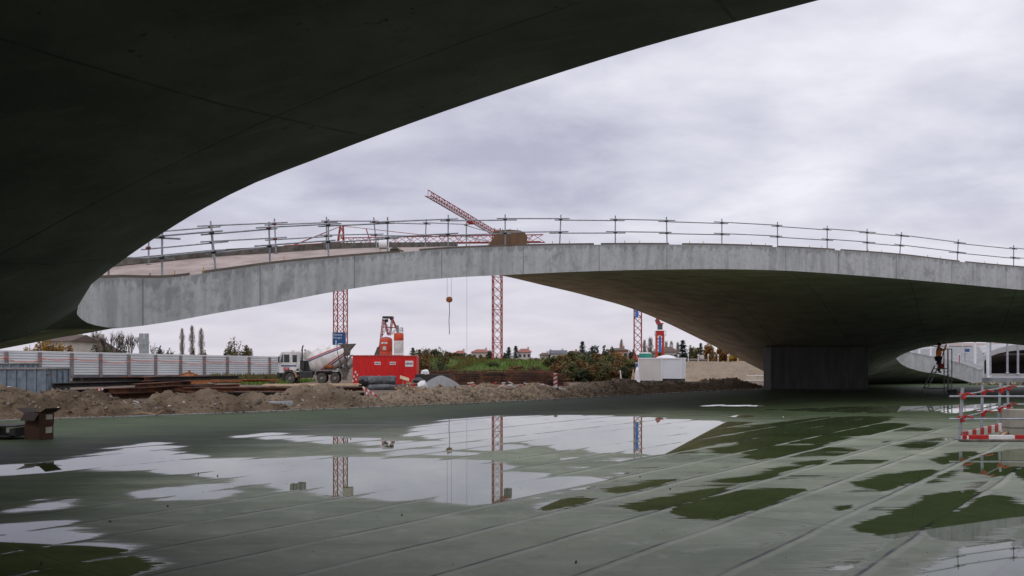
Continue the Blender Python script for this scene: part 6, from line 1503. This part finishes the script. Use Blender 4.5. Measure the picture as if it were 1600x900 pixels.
Rd = {'pel': .13, 'waist': .125, 'chest': .15, 'neck': .055, 'head': .09, 'top': .06, 'shL': .06, 'elL': .045, 'wrL': .032, 'haL': .035, 'shR': .06, 'elR': .045, 'wrR': .032, 'haR': .035, 'hiL': .085, 'knL': .058, 'anL': .04, 'toL': .035, 'hiR': .085, 'knR': .058, 'anR': .04, 'toR': .035}
Eg = [('pel', 'waist'), ('waist', 'chest'), ('chest', 'neck'), ('neck', 'head'), ('head', 'top'), ('chest', 'shL'), ('shL', 'elL'), ('elL', 'wrL'), ('wrL', 'haL'), ('chest', 'shR'), ('shR', 'elR'), ('elR', 'wrR'), ('wrR', 'haR'), ('pel', 'hiL'), ('hiL', 'knL'), ('knL', 'anL'), ('anL', 'toL'), ('pel', 'hiR'), ('hiR', 'knR'), ('knR', 'anR'), ('anR', 'toR')]
verts = list(J.values()); kk = list(J.keys()); edges_ = [(kk.index(a), kk.index(b_)) for a, b_ in Eg]; radii = [Rd[k] for k in kk]
for hn in ('haL', 'haR'):      # fingers and thumb, slightly curled
    hpos = Vector(J[hn]); hi = kk.index(hn)
    for q in range(5):
        o_ = Vector(((q - 2) * .018, .0, .03 if q else 0)); ln = (.045, .065, .075, .07, .055)[q]; a_ = hpos + o_ + (Vector((-.02, -.02, 0)) if q == 0 else Vector((0, 0, .01)))
        b1 = a_ + Vector((-.03 if q == 0 else .005, -.02, ln * .5)); b2 = b1 + Vector((0, -.025, ln * .35)); n0 = len(verts); verts += [tuple(a_), tuple(b1), tuple(b2)]; radii += [.010, .009, .008]; edges_ += [(hi, n0), (n0, n0 + 1), (n0 + 1, n0 + 2)]
skinned('body', verts, edges_, radii, 'skin', wk, 0, 1)
def sub_skin(name, keys, eds, m, grow):
    skinned(name, [J[k] for k in keys], [(keys.index(a), keys.index(b_)) for a, b_ in eds], [Rd[k] + grow for k in keys], m, wk, 0, 2)
sub_skin('jacket', ['pel', 'waist', 'chest', 'shL', 'elL', 'wrL', 'shR', 'elR', 'wrR'], [('pel', 'waist'), ('waist', 'chest'), ('chest', 'shL'), ('shL', 'elL'), ('elL', 'wrL'), ('chest', 'shR'), ('shR', 'elR'), ('elR', 'wrR')], 'orange_cloth', .025)
sub_skin('trousers', ['pel', 'hiL', 'knL', 'anL', 'hiR', 'knR', 'anR'], [('pel', 'hiL'), ('hiL', 'knL'), ('knL', 'anL'), ('pel', 'hiR'), ('hiR', 'knR'), ('knR', 'anR')], 'dark_cloth', .022)
sub_skin('left_boot', ['anL', 'toL'], [('anL', 'toL')], 'black_rubber', .02); sub_skin('right_boot', ['anR', 'toR'], [('anR', 'toR')], 'black_rubber', .02)
MB().lathe([(.155, 0), (.13, .02), (.125, .07), (.09, .12), (.03, .145)], 16, Matrix.Translation((.04, 0, 1.64))).build('helmet', 'dark_cloth', wk, smooth=True)
mb = MB(); mb.box((-.055, -.035, 1.61), (.01, .02, .012)); mb.box((-.055, .035, 1.61), (.01, .02, .012)); mb.build('eye', 'dark_cloth', wk)
MB().box((-.068, 0, 1.58), (.03, .025, .04)).build('nose', 'skin', wk, bevel=.008)
p = P(1467, 570, D) + Vector((.04, -.3, -.15)); t = empty('tool_bucket', 'small red bucket on the ladder platform at the feet of the worker', 'bucket', (p.x, p.y, P(0, 576, D).z + .03)); t.scale = (1.2, 1.2, 1.2); MB().lathe([(.10, 0), (.14, .28)], 14).build('bucket', 'red_paint', t, smooth=True)
MB().tube([(-.14, 0, .28), (-.08, 0, .38), (.08, 0, .38), (.14, 0, .28)], .01, 4).build('handle', 'dark_metal', t)

# ================================================================ GUARD RAIL ROUND THE SHAFT (right foreground)
t = empty('shaft_barrier', 'tube guard rail with red clamps and red and white toe boards at right', 'barrier', (9.15 * K, 18.3 * K, 0)); t.scale = (K, K, K); o0 = Vector((9.15, 18.3, 0))
pp_ = [Vector((9.15, 18.3, 0)), Vector((10.5, 20.05, 0)), Vector((11.75, 21.65, 0)), Vector((12.95, 23.4, 0)), Vector((12.6, 18.3, 0)), Vector((16.4, 23.5, 0))]
ln_ = [.05, .03, .05, .0, 0, 0]
for i, p in enumerate(pp_):
    p = p - o0; l_ = Vector((ln_[i], 0, 0)); MB().bar(p, p + l_ + Vector((0, 0, 1.07)), .034 if i in (0, 4) else .031, 10).build('post', 'galvanised_light', t, smooth=True)
    MB().box(p + Vector((0, 0, .012)), (.2, .2, .02)).build('base_plate', 'galvanised', t)
    for z in (.46, .92):
        c = p + l_ * z + Vector((0, 0, z)); mb = MB(); mb.box(c + Vector((0, -.03, 0)), (.12, .12, .06), rz=.2); mb.bar(c + Vector((.03, -.08, .045)), c + Vector((.20, -.12, .0)), .018, 6); mb.box(c + Vector((-.01, -.07, -.06)), (.08, .06, .06)); mb.build('clamp', 'red_paint', t, bevel=.012)
def rl_(a, b_, z, m='galvanised_light', r=.019, e1=.15, e2=.3, dz=0.0, name='rail'):
    a = a - o0; b_ = b_ - o0; d = (b_ - a).normalized(); return MB().bar(a - d * e1 + Vector((0, -.07, z)), b_ + d * e2 + Vector((0, -.07, z + dz)), r, 10).build(name, m, t, smooth=True)
for z in (.46, .92):
    rl_(pp_[0], pp_[4], z - .03, e1=.25)
    rl_(pp_[0], pp_[1], z, e2=.1, r=.017, m='galvanised'); rl_(pp_[1], pp_[2], z + .02, e2=.1, r=.017, m='galvanised'); rl_(pp_[2], pp_[3], z + .03, e2=.1, r=.017, m='galvanised'); rl_(pp_[3], pp_[5], z + .01)
# toe boards
def toe(a, b_, z0, h_, n, first, m2='white_paint', th=.05):
    a = a - o0; b_ = b_ - o0; d = b_ - a; Lq = d.length; M = Matrix.Rotation(math.atan2(d.y, d.x), 3, 'Z')
    pa = MB().box((a + b_) / 2 + Vector((0, 0, z0 + h_ / 2)), (Lq, th, h_), mtx=M).build('toe_board', m2, t, bevel=.006)
    for k in range(n):
        if (k + first) % 2 == 0: MB().box(a.lerp(b_, (k + .5) / n) + Vector((0, 0, z0 + h_ / 2)), (Lq / n, th + .006, h_ + .006), mtx=M).build('red_stripe', 'red_paint', pa)
toe(Vector((9.03, 18.0, 0)), Vector((12.7, 18.0, 0)), .0, .12, 7, 0, th=.09); MB().box((1.75, -.40, .022), (3.9, .16, .045)).build('base_plank', 'muddy_metal', t, bevel=.01)
MB().box((-.02, -.352, .07), (.035, .012, .09)).build('digit_mark', 'clean_white', t)
toe(Vector((9.12, 18.12, 0)), Vector((11.9, 21.4, 0)), .0, .17, 13, 0, th=.04)
mb = MB(); mb.box((1.5, .9, .10), (.06, 2.6, .05), rz=-.6); mb.box((1.9, 1.4, .06), (.5, 1.5, .04), rz=-.55); mb.build('loose_board', 'timber', t)
c = Vector((10.42 * K, 18.75 * K, 0)); t2 = empty('concrete_block', 'beige concrete block, two courses high, inside the guard rail at the right edge', 'block', c); t2.scale = (K, K, K)
mat('block_beige', (0.40, 0.37, 0.31), .85, (.27, .25, .21), 2.2, .25)
h1 = P(0, 668.5, 18.75 * K).z / K; h2 = P(0, 640, 18.75 * K).z / K
MB().span((0, 0, 0), (2.2, .3, h1 - .012)).build('lower_course', 'block_beige', t2, bevel=.012); MB().span((-.01, -.01, h1), (2.2, .31, h2)).build('upper_course', 'block_beige', t2, bevel=.012); MB().box((.65, -.016, h1 + .14), (.5, .012, .012)).build('reinforcing_bar', 'dark_metal', t2)

# ================================================================ CARDBOARD BOXES (left foreground)
def carton(name, label, px0, px1, pxm, yb, yt, D, open_, rz):
    D *= K; b = PX(pxm, D, 0); b.z = max(0, P(0, yb, D).z) if yb < 680 else 0
    Hh = (P(0, yt, D).z - b.z) / K; t = empty(name, label, 'box', b, rz); t.scale = (K, K, K); wl = .40; wr = .36
    mb = MB(); th = .008
    mb.span((-wl, 0, 0), (0, th, Hh)); mb.span((-wl, wr - th, 0), (0, wr, Hh)); mb.span((-wl, th, 0), (-wl + th, wr - th, Hh)); mb.span((-th, th, 0), (0, wr - th, Hh)); mb.span((-wl + th, th, 0), (-th, wr - th, th))
    mb.build('body', 'cardboard', t)
    if open_:
        for s, pts4 in (('l', [(-wl, 0, Hh), (-wl, wr, Hh), (-wl - .22, wr + .02, Hh + .09), (-wl - .22, -.02, Hh + .09)]), ('r', [(0, 0, Hh), (0, wr, Hh), (.2, wr + .02, Hh + .10), (.2, -.02, Hh + .10)]), ('b', [(-wl, wr, Hh), (0, wr, Hh), (0, wr + .2, Hh + .05), (-wl, wr + .2, Hh + .05)]), ('f', [(-wl, 0, Hh), (0, 0, Hh), (.0, -.12, Hh - .15), (-wl, -.12, Hh - .15)])):
            o = MB().add(pts4, [(0, 1, 2, 3)]).build('flap', 'cardboard_inside', t); so_m = o.modifiers.new('thick', 'SOLIDIFY'); so_m.thickness = .007
    else:
        mb = MB(); mb.span((-wl, 0, Hh), (0, wr, Hh + .005)); mb.build('lid', 'cardboard', t)
    MB().box((.003, .24, Hh * .62), (.006, .16, Hh * .42)).build('label', 'dirty_white', t)
    return t
b1 = carton('cardboard_box', 'lower closed cardboard box with a white label in the left foreground', 38, 81, 61, 685, 664.5, 18.3, False, R(-20))
b2 = carton('cardboard_box', 'upper cardboard box with spread flaps, stacked on the closed one in the left foreground', 38, 81, 61, 664, 645.5, 18.3, True, R(-22))
c = PX(2, 18.4 * K, 0); t = empty('dark_pallet', 'dark low pallet stack at the far left beside the cardboard boxes', 'pallet', c); t.scale = (K, K, K)
for z in (.05, .25): MB().box((-.35, .3, z + .02), (1.4, .8, .03)).build('deck', 'dark_felt', t)
mb = MB()
for x in (-.95, -.35, .28): mb.box((x, .3, .14), (.12, .8, .17))
mb.build('block', 'dark_felt', t)
# small things lying on the floor
for i, (px, py, m_) in enumerate(((628, 806, 0), (523, 686, 0), (535, 687, 0), (548, 686, 0), (1047, 765, 0), (172, 816, 0), (1224, 652, 1), (310, 741, 0), (340, 744, 0), (1478, 688, 1), (700, 708, 0), (455, 655, 0), (1000, 746, 0), (65, 881, 0), (900, 880, 0), (1200, 712, 0), (262, 792, 0), (812, 716, 0))):
    x, y = fp(px, py); o = MB(); rock(o, (0, 0, .008), .022 if m_ == 0 else .035); tag(o.build('pebble', 'dark_felt' if m_ == 0 else 'clean_white', loc=(x, y, .004)), 'tiny dark or white bit of debris on the green floor', 'debris', 'bits of debris on the floor')

mb = MB()
for i in range(500):
    D = 7 + 40 * random.random() ** 1.6; x = random.uniform(-.6, .6) * D; mb.cur = random.choice((0, 0, 1, 1, 2))
    if inside(floor_poly, np.array([[x, D]]))[0]: rock(mb, (x, D, .006), random.choice((.005, .006, .008)))
tag(mb.build('floor_grit', ['dark_felt', 'earth', 'leaf_rust']), kind='stuff')
